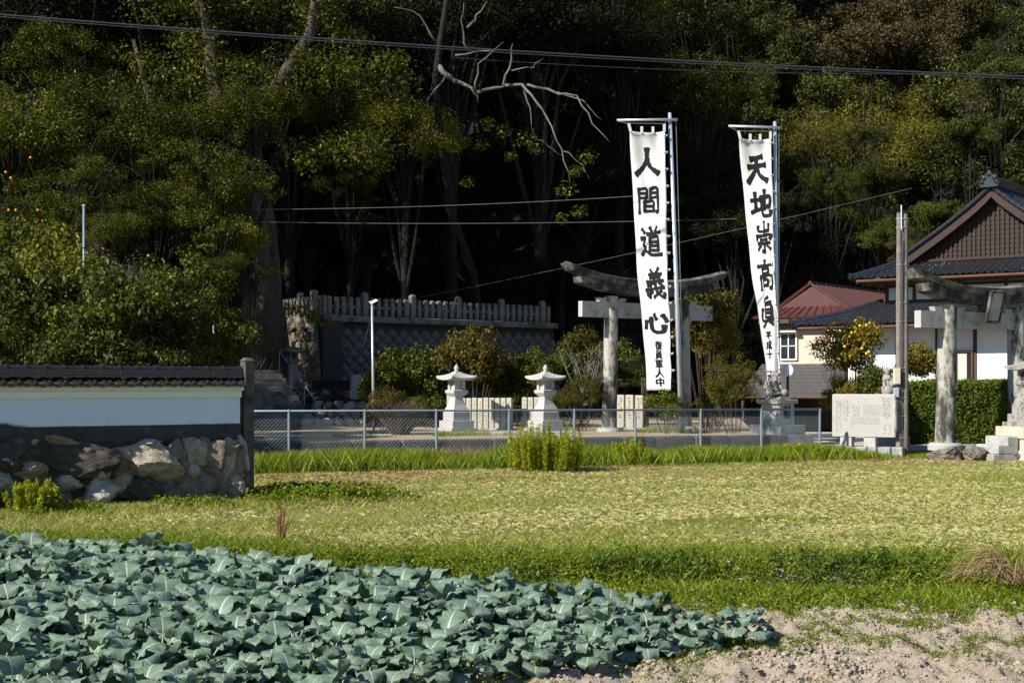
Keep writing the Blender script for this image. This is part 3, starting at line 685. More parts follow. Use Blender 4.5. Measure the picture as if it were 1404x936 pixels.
def stone_lantern(loc, rz, s, mat, name, label, group=None, tall=1.0, dark_box=False):
    e = empty(name, loc, label, 'stone lantern', group, rz); e.scale = (s, s, s)
    sq(MB(), [(1.0, -.05), (1.0, .10)], 0).build('step', mat, e); sq(MB(), [(.80, .102), (.80, .33), (.76, .34)], 0).build('step', mat, e)
    sq(MB(), [(.62, .343), (.62, .60 * tall), (.56, .64 * tall)], 0).build('pedestal', mat, e)
    k = .64 * tall; mb = MB(); sq(mb, [(.56, k + .003), (.54, k + .06), (.40, k + .20), (.31, k + .36), (.29, k + .44), (.33, k + .47)], 0); mb.build('shaft', mat, e)
    k += .473; sq(MB(), [(.34, k), (.52, k + .10), (.53, k + .18), (.46, k + .20)], 0).build('platform', mat, e)
    fb = MB(); k += .203
    for x in (-.145, .145):
        for y in (-.145, .145): fb.box(x, y, k, .11, .11, .26)
    fb.box(0, 0, k + .262, .40, .40, .05); fb.build('firebox', mat, e)
    MB().box(0, 0, k + .001, .29, .29, .258).build('firebox_core', M['mortar'] if dark_box else mat, e)
    k += .314; curved_roof(MB(), .94, k, .20, 0).build('roof', mat, e, autosm=35)
    k += .255; MB().lathe([(.05, k - .02), (.085, k + .02), (.055, k + .05), (.08, k + .09), (.085, k + .13), (.05, k + .18), (.012, k + .24)], 0, 0, 14).build('finial', mat, e, smooth=True)
    return e
for px, d in ((626, 46.6), (748, 46.9)):
    stone_lantern((X(px, d), d, YZ), R(35), 1.03, M['granite_white'], 'stone_lantern', 'clean white granite lantern standing before a row of name slabs', 'white lanterns in the shrine yard')
def ink_column(mb, x0, z0, w, n, rg, y, hh):
    for i in range(n):
        zc = z0 - i * hh
        for k in range(3):
            a = Vector((x0 + rg.uniform(-.5, .5) * w, y - .0004 * k, zc + rg.uniform(-.36, .36) * hh)); ang = rg.choice((0, 0, 1.57, .8, -.8)); l = rg.uniform(.25, .5) * w; t_ = .10 * w
            dx, dz = math.cos(ang) * l, math.sin(ang) * l * .8; ux, uz = -math.sin(ang) * t_, math.cos(ang) * t_
            mb.add([(a.x - dx - ux, a.y, a.z - dz - uz), (a.x + dx - ux, a.y, a.z + dz - uz), (a.x + dx + ux, a.y, a.z + dz + uz), (a.x - dx + ux, a.y, a.z - dz + uz)], [(0, 1, 2, 3)])
def slabs(px0, px1, n, d, ytop, yb, a, label, tall=None):
    p0 = P(px0, yb, d); e = empty('name_slab_row', (p0.x, d, YZ), label, 'stone slabs', None, -R(a)); rg = random.Random(n + int(px0))
    Lw = (px1 - px0) / F * d / math.cos(R(a)) * 1.0; st = Lw / n; h = Z(ytop, d) - YZ
    MB().box(Lw / 2, 0, -.05, Lw + .2, .34, .10, bev=.01).build('base_course', M['granite_grey'], e)
    for i in range(n):
        hh = h + rg.uniform(-.01, .012); s_ = MB().box(0, 0, 0, st * .80, .18, hh - .06, bev=.01).build('slab', M['granite_cream'], e, loc=((i + .5) * st, 0, .052), rot=(0, rg.gauss(0, .004), 0))
        mb = MB(); ink_column(mb, 0, hh - .18, st * .30, 8, rg, -.092, .095); mb.build('inscription', M['carved'], s_)
    return e
slabs(632, 703, 9, 48.4, 545, 593, 20, 'row of nine cream name slabs between the two white lanterns')
slabs(716, 741, 3, 48.3, 544, 593, 20, 'short row of three cream name slabs left of a white lantern')
slabs(845, 882, 3, 48.9, 541, 592, 24, 'three worn name slabs beside the torii pillar behind the banner')
e = empty('name_slab', (X(617, 48.6), 48.6, YZ), 'single taller cream slab standing behind a white lantern', 'stone slab', None, -R(20))
MB().box(0, 0, -.02, .17, .18, 1.32, bev=.012).build('slab', M['granite_cream'], e)

# ------------------------------------------------------------------ inscribed stele, guardian lions, poles
SD = 43.6; sp = P(1186, 598, SD); e = empty('inscribed_stele', (sp.x, SD, 0), 'wide pale granite stele with carved text on short block feet', 'stele', None, -R(27))
rg = random.Random(4)
mb = MB(); n = 22; Wd, Hh, Dp = 1.93, 1.30, .42
slab = MB().box(0, 0, .63, Wd, Dp, Hh, bev=.03).build('slab', M['granite_stele'], e)
rough = rock_mesh(77, M['granite_grey'], 4, .09, 20, 'rough_end'); link('rough_end', rough, e, (Wd / 2 - .02, .03, .63 + Hh / 2), (0, 0, 0), (.10, .24, .66))
mb = MB(); yy = -Dp / 2 - .003
for x0, n_, w in ((-.80, 11, .05), (-.72, 10, .045), (-.50, 8, .045), (-.58, 7, .045)): ink_column(mb, x0, 1.72 - rg.random() * .1, w, n_, rg, yy, .085)
for x0 in (-.30, -.22, -.14): ink_column(mb, x0, 1.56, .05, 5, rg, yy, .07)
for k in range(6): 
    for j in range(12): ink_column(mb, .02 + j * .045, 1.58 - k * .055, .03, 1, rg, yy, .035)
for k in range(4):
    for j in range(20): ink_column(mb, -.38 + j * .045, 1.20 - k * .055, .03, 1, rg, yy, .035)
for x0, n_ in ((.60, 8), (.67, 9), (.74, 9), (.81, 8), (.64, 4), (.80, 4)): ink_column(mb, x0, (1.80 if n_ > 5 else .98), .055, n_, rg, yy, .075)
tag(mb.build('inscription', M['carved'], slab), kind='stuff')
for x in (-.55, .18): MB().box(x, 0, .335, .36, .36, .295, bev=.012).build('foot_block', M['granite_white'], e)
x = -1.0
for w in (.36, .30, .42, .28, .40, .34): 
    MB().box(x + w / 2, 0, -.15, w - .02, .62, .483 + rg.uniform(-.01, 0), bev=.02).build('base_stone', M['granite_grey'] if rg.random() < .7 else M['granite_white'], e); x += w + .02

def remeshed(parts, name, mat, voxel=.018):
    "fuses ellipsoids and limbs into one continuous skin"
    import bmesh
    bm = bmesh.new()
    for p in parts:
        if p[0] == 'e':
            _, c, r, rot = p; m_ = Matrix.Translation(c) @ Matrix.Rotation(rot, 4, 'Y') @ Matrix.Diagonal((*r, 1)); bmesh.ops.create_icosphere(bm, subdivisions=2, radius=1, matrix=m_)
        else:
            _, pts, rr = p
            for i in range(len(pts) - 1):
                for f in np.linspace(0, 1, 7):
                    c = Vector(pts[i]).lerp(Vector(pts[i + 1]), f); q = rr[i] + (rr[i + 1] - rr[i]) * f
                    bmesh.ops.create_icosphere(bm, subdivisions=2, radius=q, matrix=Matrix.Translation(c))
    me = bpy.data.meshes.new(name); bm.to_mesh(me); bm.free(); o = bpy.data.objects.new(name, me); COL.objects.link(o)
    rm = o.modifiers.new('r', 'REMESH'); rm.mode = 'VOXEL'; rm.voxel_size = voxel; sm = o.modifiers.new('s', 'SMOOTH'); sm.iterations = 2
    dg = bpy.context.evaluated_depsgraph_get(); m2 = bpy.data.meshes.new_from_object(o.evaluated_get(dg)); m2.name = name
    bpy.data.objects.remove(o); bpy.data.meshes.remove(me); m2.materials.clear(); m2.materials.append(mat)
    m2.polygons.foreach_set('use_smooth', np.ones(len(m2.polygons), dtype=bool)); return m2
def lion_parts(seed):
    # seated lion facing -Y: haunches at the back, chest up, mane of curls, open muzzle, raised flame tail, paws on a ball
    rg = random.Random(seed); p = [('e', (0, .16, .17), (.19, .20, .17), 0), ('e', (0, .03, .36), (.155, .16, .24), 0), ('e', (0, -.03, .50), (.15, .14, .14), 0),
         ('e', (0, -.07, .70), (.125, .13, .125), 0), ('e', (0, -.19, .665), (.075, .075, .055), 0), ('e', (0, -.18, .60), (.06, .06, .028), 0), ('e', (0, -.255, .69), (.03, .02, .022), 0)]
    for s in (-1, 1):
        p += [('e', (.16 * s, .12, .13), (.085, .17, .14), 0), ('t', [(.17 * s, .02, .07), (.17 * s, -.14, .04)], [.065, .05]),
              ('t', [(.12 * s, -.05, .46), (.13 * s, -.13, .26), (.10 * s, -.17, .10)], [.075, .055, .05]), ('e', (.10 * s, -.20, .06), (.06, .085, .045), 0),
              ('e', (.055 * s, -.165, .755), (.032, .03, .024), 0), ('e', (.125 * s, -.02, .78), (.03, .04, .055), .4 * s)]
    for k in range(46):
        a = rg.uniform(0, 6.28); zz = rg.uniform(.42, .84); r_ = .145 + .02 * rg.random()
        x, y = r_ * math.cos(a), -.01 + r_ * math.sin(a)
        if y < -.09 and zz > .52: continue
        q = rg.uniform(.028, .045); p.append(('e', (x, y, zz), (q, q, q), 0))
    p += [('t', [(0, .30, .20), (0, .36, .42), (0, .30, .62)], [.06, .085, .03]), ('t', [(-.05, .33, .3), (-.10, .36, .5)], [.05, .025]), ('t', [(.05, .33, .3), (.10, .36, .5)], [.05, .025])]
    return p
def lion(loc, rz, label, ball, tilt, pedestal, s=1.0, carve=None):
    e = empty('guardian_lion', loc, label, 'stone statue', None, rz); e.scale = (s, s, s)
    z = sum(h for _, h, _ in pedestal)
    link('body', remeshed(lion_parts(len(label)), 'body', M['granite_grey_pale']), e, (0, .05, z + .075 + ball[3]), (tilt, 0, 0))
    mb = MB(); mb.lathe([(ball[2] * math.sin(a) + .001, z + .07 + ball[2] - ball[2] * math.cos(a)) for a in np.linspace(.02, 3.12, 14)], ball[0], ball[1], 20); mb.build('ball', M['granite_grey_pale'], e, smooth=True)
    MB().box(0, .03, z, .50, .70, .075, bev=.012).build('plinth', M['granite_grey'], e)
    zz = 0
    for w, h, mt in pedestal:
        o = MB().box(0, 0, zz + .001, w, w * 1.1, h - .002, bev=.014).build('pedestal_block', M[mt], e)
        if carve and h > .5:
            f = lambda u, v, off, w=w, zz=zz, h=h: Vector(((u - .5) * .36, -w * .55 - off, zz + h * .62 - (v - .5) * .40))
            link('character', glyph_mesh(carve, f, M['carved_black'], .03, .006), o)
        zz += h
    return e
M['granite_grey_pale'] = m_mottled('pale_weathered_granite', (.22, .215, .19), (.34, .33, .295), 18, .9, .5, 60, (.10, .095, .08), 5, .48, .64)
ld = 45.4; lp = P(1064, 600, ld)
lion((lp.x + .05, ld, .35), R(38), 'lichened guardian lion with a ball on a pedestal carved with a black character', (.13, -.16, .13, .02), R(-12),
     [(1.5, .28, 'granite_grey'), (1.15, .30, 'granite_grey'), (.70, .66, 'granite_white'), (.86, .13, 'granite_cream')], 1.02, '献')
ld = 45.6; lp = P(1218, 600, ld)
lion((lp.x, ld, .30), R(-18), 'grey guardian lion resting its paws on a round ball behind the stele', (0, -.18, .21, .16), R(-8),
     [(1.3, .25, 'granite_grey'), (1.0, .35, 'granite_grey'), (.66, .70, 'granite_grey'), (.80, .16, 'granite_white')], .98)

UD = 43.2; up_ = P(1237, 625, UD); e = empty('utility_pole', (up_.x, UD, 0), 'twin weathered service pole with meter boxes beside the stele', 'utility pole')
zt = Z(293, UD)
MB().tube([(-.095, 0, -.3), (-.10, 0, zt * .5), (-.085, 0, zt + .02)], [.098, .092, .086], 12).build('pole', M['pole_wood'], e, autosm=50)
MB().tube([(.095, .02, -.3), (.09, .02, zt * .5), (.085, .02, zt)], [.112, .104, .092], 12).build('pole', M['pole_wood'], e, autosm=50)
MB().tube([(-.05, -.1, zt - .5), (-.05, -.09, zt + .25)], .02, 6).build('lightning_rod', M['flagpole'], e)
for py in (300, 312, 363, 415, 440, 504, 545, 570, 600): 
    z = Z(py, UD); MB().tube([(-.19, -.01, z), (-.10, -.095, z), (.09, -.09, z), (.20, .01, z)], .012, 5).build('band', M['flagpole'], e)
MB().box(-.20, -.14, Z(526, UD), .20, .14, .47, bev=.015).build('meter_box', M['box_beige'], e)
MB().box(-.22, -.13, Z(544, UD), .16, .12, .28, bev=.012).build('junction_box', M['box_grey'], e)
for x, a, b in ((-.02, 312, 505), (-.15, 540, 600), (.0, 330, 610)):
    MB().tube([(x, -.10, Z(a, UD)), (x - .03, -.11, Z((a + b) / 2, UD)), (x - .02, -.10, Z(b, UD))], .016, 5).build('cable', M['cable'], e)
d = 46.4; rp_ = P(1080, 508, d); e = empty('round_reflector', (rp_.x, d, .3), 'round white disc on a thin rusty pole beside the lion pedestal', 'sign')
MB().tube([(0, 0, -.1), (0, 0, Z(515, d) - .3)], .045, 8).build('pole', M['rust'], e, smooth=True)
zc = Z(507.5, d) - .3; mb = MB(); mb.rings([[(r_ * math.cos(a), y, zc + r_ * 1.12 * math.sin(a)) for a in np.linspace(0, 2 * math.pi, 36, endpoint=False)] for r_, y in ((.09, .02), (.18, .0), (.185, -.03), (.15, -.05), (.04, -.055))])
mb.build('disc', M['white_paint'], e, autosm=30, rot=(0, 0, R(-25)))
d = 47.5; e = empty('lamp_post', (X(510, d), d, YZ), 'slim white lamp post with a small head rising behind the fence', 'lamp post')
zt = Z(414, d) - YZ; MB().tube([(.06, 0, -.2), (0, 0, zt)], [.05, .036], 10).build('pole', M['flagpole'], e, smooth=True)
MB().box(.10, -.02, 0, .28, .16, .08, taper=.7, bev=.015).build('lamp_head', M['white_paint'], e, loc=(0, 0, zt - .06), rot=(0, R(-28), 0)); MB().box(-.02, 0, zt - .03, .16, .1, .06, bev=.01).build('bracket', M['flagpole'], e)
for px, y0, y1, d, nm, lb in ((293, 405, 500, 46, 'metal_post', 'thin grey metal post standing in the undergrowth behind the wall'), (115, 283, 372, 40, 'metal_post', 'thin pale metal post poking up through the left shrubs')):
    e = empty(nm, (X(px, d), d, .6), lb, 'post'); MB().tube([(0, 0, -.3), (0, 0, Z(y0, d) - .6)], .035, 8).build('shaft', M['pipe'], e, smooth=True)
    MB().lathe([(.05, Z(y0, d) - .6), (.055, Z(y0, d) - .57), (.02, Z(y0, d) - .54)], 0, 0, 8).build('cap', M['flagpole'], e)
# old lantern at the right edge on stacked blocks
d = 41.8; e = stone_lantern((X(1409, d), d, 1.02), R(20), 1.0, M['granite_grey_pale'], 'stone_lantern', 'old grey stone lantern on a stacked block base beside the hedge', dark_box=True)
e = empty('lantern_base', (X(1409, d), d, 0), 'stepped base of squared granite blocks under the old lantern', 'stone base', None, R(20))
for zz in range(3):
    for i in range(3):
        MB().box(-.42 + i * .42, 0, 0, .41, 1.25, .335, bev=.015).build('block', M['granite_cream'], e, loc=((.05 if zz % 2 else 0) - .03, 0, zz * .34 - .02))
for zz, x, w in ((0, -1.1, .9), (.26, -1.02, .72), (.5, -.85, .40)): MB().box(x, .1, zz - .03, w, 1.0, .25, bev=.03).build('step', M['granite_grey'], e)

# ------------------------------------------------------------------ houses.  local frame: +X along the gable wall (to the right and nearer), +Y back along the ridge
def tile_patch(mb, eL, eR, tR, tL, tw=.27, course=.24, amp=.042, step=.045):
    "rolled roof tiles between an eave (eL-eR) and a top edge (tL-tR)"
    eL, eR, tR, tL = map(Vector, (eL, eR, tR, tL)); wid = max((eR - eL).length, (tR - tL).length); hgt = ((tL + tR) / 2 - (eL + eR) / 2).length
    nc = max(1, round(hgt / course)); ud = (eR - eL).normalized() if (eR - eL).length > .01 else (tR - tL).normalized()
    nrm = ud.cross((tL + tR) / 2 - (eL + eR) / 2).normalized()
    if nrm.z < 0: nrm = -nrm
    base = min((eL.dot(ud), tL.dot(ud))); rows = []
    for j in range(nc):
        for f, st in ((0, step), (1, 0)):
            v = (j + f) / nc; a = eL.lerp(tL, v); b = eR.lerp(tR, v); n = max(2, int(wid / tw * 6)); row = []
            for i in range(n + 1):
                p = a.lerp(b, i / n); ph = (p.dot(ud) - base) / tw; ph -= math.floor(ph)
                w = amp * (1 - (ph / .3 * 2 - 1) ** 2) * 1.6 if ph < .3 else -amp * .55 * math.sin((ph - .3) / .7 * math.pi)
                row.append(p + nrm * (st + w))
            rows.append(row)
    mb.rings(rows, caps=False, closed=False)
def house_tiles(e, nm, patches, mat):
    mb = MB()
    for p_ in patches: tile_patch(mb, *p_)
    return tag(mb.build(nm, mat, e, autosm=50), kind='stuff')
H0 = Vector((18.7, 55.0, .30)); HRZ = math.atan2(-.6, .8)
he = empty('tiled_house', H0, 'white walled house with black glazed tile roofs and a brown lattice gable', 'house', None, HRZ)
zp, zg, ze, zw = 9.55, 6.85, 6.10, 5.25           # peak, gable foot, upper eave, foot of upper wall (above .30)
# concave main slopes
def rake(k): f = abs(k) / 5.0; return zp - (zp - ze) * (f ** .86)
prof = [0, 1.1, 2.2, 3.4, 4.2, 5.0]
pat = []
for sg in (-1, 1):
    for a, b in zip(prof[:-1], prof[1:]):
        y0 = -.55 if b <= 3.4 else -.0
        pts = [(sg * b, y0, rake(b)), (sg * b, 9, rake(b)), (sg * a, 9, rake(a)), (sg * a, y0, rake(a))]
        pat.append(pts if sg < 0 else [pts[1], pts[0], pts[3], pts[2]])
house_tiles(he, 'main_roof_tiles', pat, M['tile'])
mb = MB()
for sg in (-1, 1):
    poly = [(sg * k, rake(k) - .06) for k in prof] + [(sg * k, rake(k) - .20) for k in reversed(prof)]
    mb.prism(poly, -.45, 9, lambda u, w, t_: (u, t_, w))
mb.build('roof_deck', M['timber'], he)
mb = MB(); kk = np.linspace(0, 3.55, 16)          # barge boards
for sg in (-1, 1):
    poly = [(sg * k, rake(k) - .07) for k in kk] + [(sg * k, rake(k) - .42) for k in kk[::-1]]; mb = MB(); mb.prism(poly, -.54, -.455, lambda u, w, t_: (u, t_, w)); mb.build('barge_board', M['gable_brown'], he)
    # edge tiles down the rake, each a short barrel
    seg = MB().tube([(0, 0, 0), (0, .0, .0001)], .01, 6)
    n = 20
    for i in range(n):
        k0, k1 = 3.75 * i / n, 3.75 * (i + 1) / n; p0 = Vector((sg * k0, -.58, rake(k0) + .03)); p1 = Vector((sg * k1, -.58, rake(k1) + .03))
        MB().tube([p0, p0.lerp(p1, .96)], [.078, .092], 8).build('rake_tile', M['tile'], he, autosm=40)
# ridge and its demon tile
for zz, w, h in ((zp + .0, .36, .10), (zp + .105, .32, .08), (zp + .19, .28, .08)): MB().box(0, 4.2, zz, w, 9.7, h, bev=.01).build('ridge_course', M['tile'], he)
MB().tube([(0, -.6, zp + .31), (0, 9, zp + .31)], .10, 10).build('ridge_cap', M['tile'], he, autosm=40)
mb = MB(); mb.prism([(-.32, -.05), (-.40, .12), (-.26, .26), (-.30, .42), (-.13, .40), (0, .62), (.13, .40), (.30, .42), (.26, .26), (.40, .12), (.32, -.05)], -.78, -.62, lambda u, w, t_: (u, t_, zp - .02 + w))
for x, z in ((-.2, .2), (.2, .2), (0, .34), (-.28, .05), (.28, .05)): mb.lathe([(.001, zp + z), (.08, zp + z + .02), (.08, zp + z + .10), (.001, zp + z + .12)], x, -.8, 8)
mb.build('ridge_end_tile', M['tile'], he)
# gable wall with its lattice
mb = MB(); kk = np.linspace(-3.45, 3.45, 21); poly = [(k, rake(k) - .25) for k in kk]; mb.prism([(-3.45, zg - .1)] + poly + [(3.45, zg - .1)], -.02, .1, lambda u, w, t_: (u, t_, w)); mb.build('gable_wall', M['gable_brown'], he)
st = .185
mbv = MB(); k = -3.2
while k < 3.25:
    top = rake(k) - .40
    if top > zg + .1: MB().box(k, -.065, zg + .04, .075, .05, top - zg - .04).build('lattice_bar', M['gable_brown'], he)
    k += st
z = zg + .16
while z < zp - .5:
    f = ((zp - .42 - z) / (zp - ze)); half_ = 5.0 * max(0, f) ** (1 / .86) - .12
    if half_ > .1: MB().box(0, -.045, z, 2 * half_, .035, .05).build('lattice_bar', M['gable_brown'], he)
    z += st
MB().box(0, -.10, zg - .06, 7.1, .16, .10).build('gable_sill', M['gable_brown'], he)
# skirt roof under the gable
sk = -1.8
house_tiles(he, 'skirt_roof_tiles', [((-5.0, sk, ze), (5.0, sk, ze), (3.75, -.0, zg - .05), (-3.75, .0, zg - .05))], M['tile'])
mb = MB(); mb.add([(-4.95, sk + .03, ze - .05), (4.95, sk + .03, ze - .05), (4.95, 9, ze - .05), (-4.95, 9, ze - .05), (-4.95, sk + .03, ze - .17), (4.95, sk + .03, ze - .17), (4.95, 9, ze - .17), (-4.95, 9, ze - .17)], [(0, 1, 2, 3), (7, 6, 5, 4), (0, 4, 5, 1), (1, 5, 6, 2), (3, 2, 6, 7), (0, 3, 7, 4)]); mb.build('eave_soffit', M['timber'], he)
for sg in (-1, 1):
    a, b = Vector((sg * 5.08, sk - .08, ze + .12)), Vector((sg * 3.5, .0, zg + .12)); MB().tube([a, a.lerp(b, .5) + Vector((0, 0, -.03)), b], .10, 8).build('hip_ridge', M['tile'], he, autosm=40)
    MB().tube([a + Vector((0, 0, -.1)), a.lerp(b, .5) + Vector((0, 0, -.13)), b + Vector((0, 0, -.1))], .14, 6).build('hip_course', M['tile'], he)
    MB().tube([a + (a - b).normalized() * .02, a + (a - b).normalized() * .1], .15, 8).build('hip_end_tile', M['tile'], he)
MB().tube([(-4.9, sk - .04, ze - .08), (4.9, sk - .04, ze - .08)], .055, 8).build('gutter', M['rust'], he)
# upper wall
MB().box(.4, 4.2, zw - .3, 9.2, 9.6, ze - zw + .2).build('upper_wall', M['plaster'], he)
yw = 4.2 - 4.8 - .012
for k in (-4.13, -3.0, -1.2, .6, 2.4): MB().box(k, yw, zw - .1, .13, .06, ze - zw - .02).build('timber_post', M['timber'], he)
MB().box(.4, yw - .003, zw - .12, 9.2, .07, .16).build('timber_beam', M['timber'], he)
MB().box(.4, yw - .003, ze - .32, 9.2, .07, .12).build('timber_beam', M['timber'], he)
# lower roof with its hip
z1, z2, sl = 5.12, 4.25, -2.9
house_tiles(he, 'lower_roof_tiles', [((-7.0, sl, z2), (6.5, sl, z2), (6.5, -.62, z1), (-4.3, -.62, z1)), ((-7.0, 7, z2), (-7.0, sl, z2), (-4.3, -.62, z1), (-4.3, 7, z1))], M['tile'])
a, b = Vector((-7.1, sl - .08, z2 + .14)), Vector((-4.3, -.62, z1 + .14))
MB().tube([a, a.lerp(b, .5) + Vector((0, 0, -.07)), b], .115, 8).build('hip_ridge', M['tile'], he, autosm=40); MB().tube([a + Vector((0, 0, -.13)), a.lerp(b, .5) + Vector((0, 0, -.2)), b + Vector((0, 0, -.13))], .16, 6).build('hip_course', M['tile'], he)
MB().tube([a + (a - b).normalized() * .02, a + (a - b).normalized() * .12], .19, 8).build('hip_end_tile', M['tile'], he)
mb = MB(); mb.add([(-6.93, sl + .03, z2 - .05), (6.5, sl + .03, z2 - .05), (6.5, -.3, z1 - .10), (-4.3, -.3, z1 - .10), (-6.93, sl + .03, z2 - .16), (6.5, sl + .03, z2 - .16), (6.5, -.3, z1 - .25), (-4.3, -.3, z1 - .25)], [(0, 1, 2, 3), (7, 6, 5, 4), (0, 4, 5, 1), (1, 5, 6, 2), (3, 2, 6, 7), (0, 3, 7, 4)]); mb.build('eave_soffit', M['timber'], he)
MB().tube([(-6.9, sl - .05, z2 - .09), (6.5, sl - .05, z2 - .09)], .055, 8).build('gutter', M['rust'], he)
yl = -1.5
MB().box(.5, yl + 4, -.2, 12.2, 8, z2 + .35).build('lower_wall', M['plaster'], he)
yf = yl - .012
for k in (-5.5, -3.35, -1.75, -.28, 1.3, 2.9, 4.4): MB().box(k, yf, -.1, .14, .05, z2 + .2).build('timber_post', M['timber'], he)
def window(x, y, z, w, h, e, curtain=True, panes=2, frame='timber'):
    wn = MB().box(x, y + .02, z, w, .05, h).build('window', M['glass'], e)
    for a in (-1, 1): MB().box(x + a * (w / 2 + .03), y - .03, z - .05, .07, .09, h + .10).build('frame', M[frame], wn)
    for zz in (-.06, h - .01): MB().box(x, y - .03, z + zz, w - .015, .085, .07).build('frame', M[frame], wn)
    if curtain:
        n = 30; rs = []
        for zz in (z + .04, z + h - .04): rs.append([(x - w * .40 + w * .74 * i / n, y - .012 + .006 * math.sin(i * 1.9), zz) for i in range(n + 1)])
        MB().rings(rs, caps=False, closed=False).build('curtain', M['curtain'], wn, smooth=True)
    for i in range(1, panes): MB().box(x - w / 2 + w * i / panes, y - .032, z + .012, .045, .07, h - .03).build('mullion', M[frame], wn)
    if panes == 2 and not curtain: MB().box(x, y - .034, z + h / 2, w - .02, .06, .04).build('mullion', M[frame], wn)
window(-.98, yl - .03, 1.4, 1.15, 1.75, he, True, 2); window(1.95, yl - .03, 1.4, 1.0, 1.75, he, True, 2)

# red sheet-metal roofed house
R0 = Vector((13.05, 62.0, .30)); re_ = empty('red_roofed_house', R0, 'beige rendered house with a ribbed dark red metal roof', 'house', None, HRZ)
pk, gf, ev = 6.35, 5.32, 4.85
mb = MB(); mb.prism([(-1.62, gf), (0, pk - .05), (1.62, gf)], 0, .12, lambda u, w, t_: (u, t_, w)); mb.build('gable', M['red_roof'], re_)
def slab_quad(mb, q, th=.05):
    q = [Vector(p_) for p_ in q]; n = (q[1] - q[0]).cross(q[3] - q[0]).normalized()
    if n.z < 0: n = -n
    mb.add([tuple(p_) for p_ in q] + [tuple(p_ - n * th) for p_ in q], [(0, 1, 2, 3), (7, 6, 5, 4), (0, 4, 5, 1), (1, 5, 6, 2), (2, 6, 7, 3), (3, 7, 4, 0)])
def ribbed(e, q, n, mat, nm):
    q = [Vector(p_) for p_ in q]; mb = MB(); slab_quad(mb, q); r_ = mb.build(nm, mat, e)
    for i in range(n + 1):
        a = q[0].lerp(q[1], i / n); b = q[3].lerp(q[2], i / n); MB().tube([a + Vector((0, 0, .02)), b + Vector((0, 0, .02))], .028, 5).build('rib', mat, r_)
sl_ = (pk - gf) / 1.62
ribbed(re_, [(3.2, -.12, pk - sl_ * 3.2), (3.2, 9, pk - sl_ * 3.2), (0, 9, pk), (0, -.12, pk)], 20, M['red_roof'], 'roof_sheet')
ribbed(re_, [(-2.4, 9, pk - sl_ * 2.4), (-2.4, .0, pk - sl_ * 2.4), (0, -.12, pk), (0, 9, pk)], 20, M['red_roof'], 'roof_sheet')
ribbed(re_, [(-2.35, -.95, ev), (2.6, -.95, ev), (1.75, -.01, gf), (-1.75, -.01, gf)], 12, M['red_roof'], 'skirt_sheet')
MB().tube([(0, -.16, pk + .03), (0, 9, pk + .03)], .06, 6).build('ridge_cap', M['red_roof'], re_)
MB().box(.35, 4, -.3, 4.7, 8.3, ev + .2).build('wall', M['beige_wall'], re_)
MB().box(.2, -.5, ev - .26, 4.6, .8, .18).build('soffit', M['timber'], re_)
yr = 4 - 4.15 - .01
window(-.98, yr - .02, 3.05, .70, 1.10, re_, False, 2, 'frame_white'); window(1.55, yr - .02, 3.05, .70, 1.10, re_, False, 2, 'frame_white')
for x in (-.98, 1.55): MB().box(x, yr - .22, 4.22, 1.05, .45, .05).build('awning', M['frame_white'], re_); MB().box(x, yr - .21, 4.272, 1.08, .46, .06, taper=.9).build('awning_roof', M['timber'], re_)
# slate lean-to: overlapping shingles, one by one
ls = empty('slate_lean_to', R0, 'grey slate lean-to roof over a dark opening below the beige wall', 'lean-to', None, HRZ)
y0, z0_, y1, z1_ = yr - .02, 2.78, yr - 2.3, 1.42
mb = MB(); slab_quad(mb, [(-2.3, y1, z1_), (3.6, y1, z1_), (3.6, y0, z0_), (-2.3, y0, z0_)], .06); mb.build('roof_deck', M['timber'], ls)
sh = MB().box(0, 0, 0, .455, .40, .014, bev=.002).mesh('shingle', M['slate']); ang = math.atan2(z0_ - z1_, y0 - y1); sl_len = math.hypot(z0_ - z1_, y0 - y1)
for j in range(9):
    f = (j + .5) / 9
    for i in range(13):
        x = -2.3 + .23 + i * .455 + (.2 if j % 2 else 0)
        if x < 3.5: link('shingle', sh, ls, (x, y1 + (y0 - y1) * f, z1_ + (z0_ - z1_) * f + .03), (ang - .05, 0, rng.normal() * .01))
for x in (-2.1, .2, 3.2): MB().box(x, y1 + .15, -.2, .12, .12, z1_ + .2).build('post', M['timber'], ls)
MB().tube([(-2.3, y1 - .04, z1_ - .03), (3.6, y1 - .04, z1_ - .03)], .05, 6).build('gutter', M['rust'], ls)
MB().box(.6, y0 + .08, -.2, 5.6, .1, 2.9).build('back_wall', M['timber'], ls)

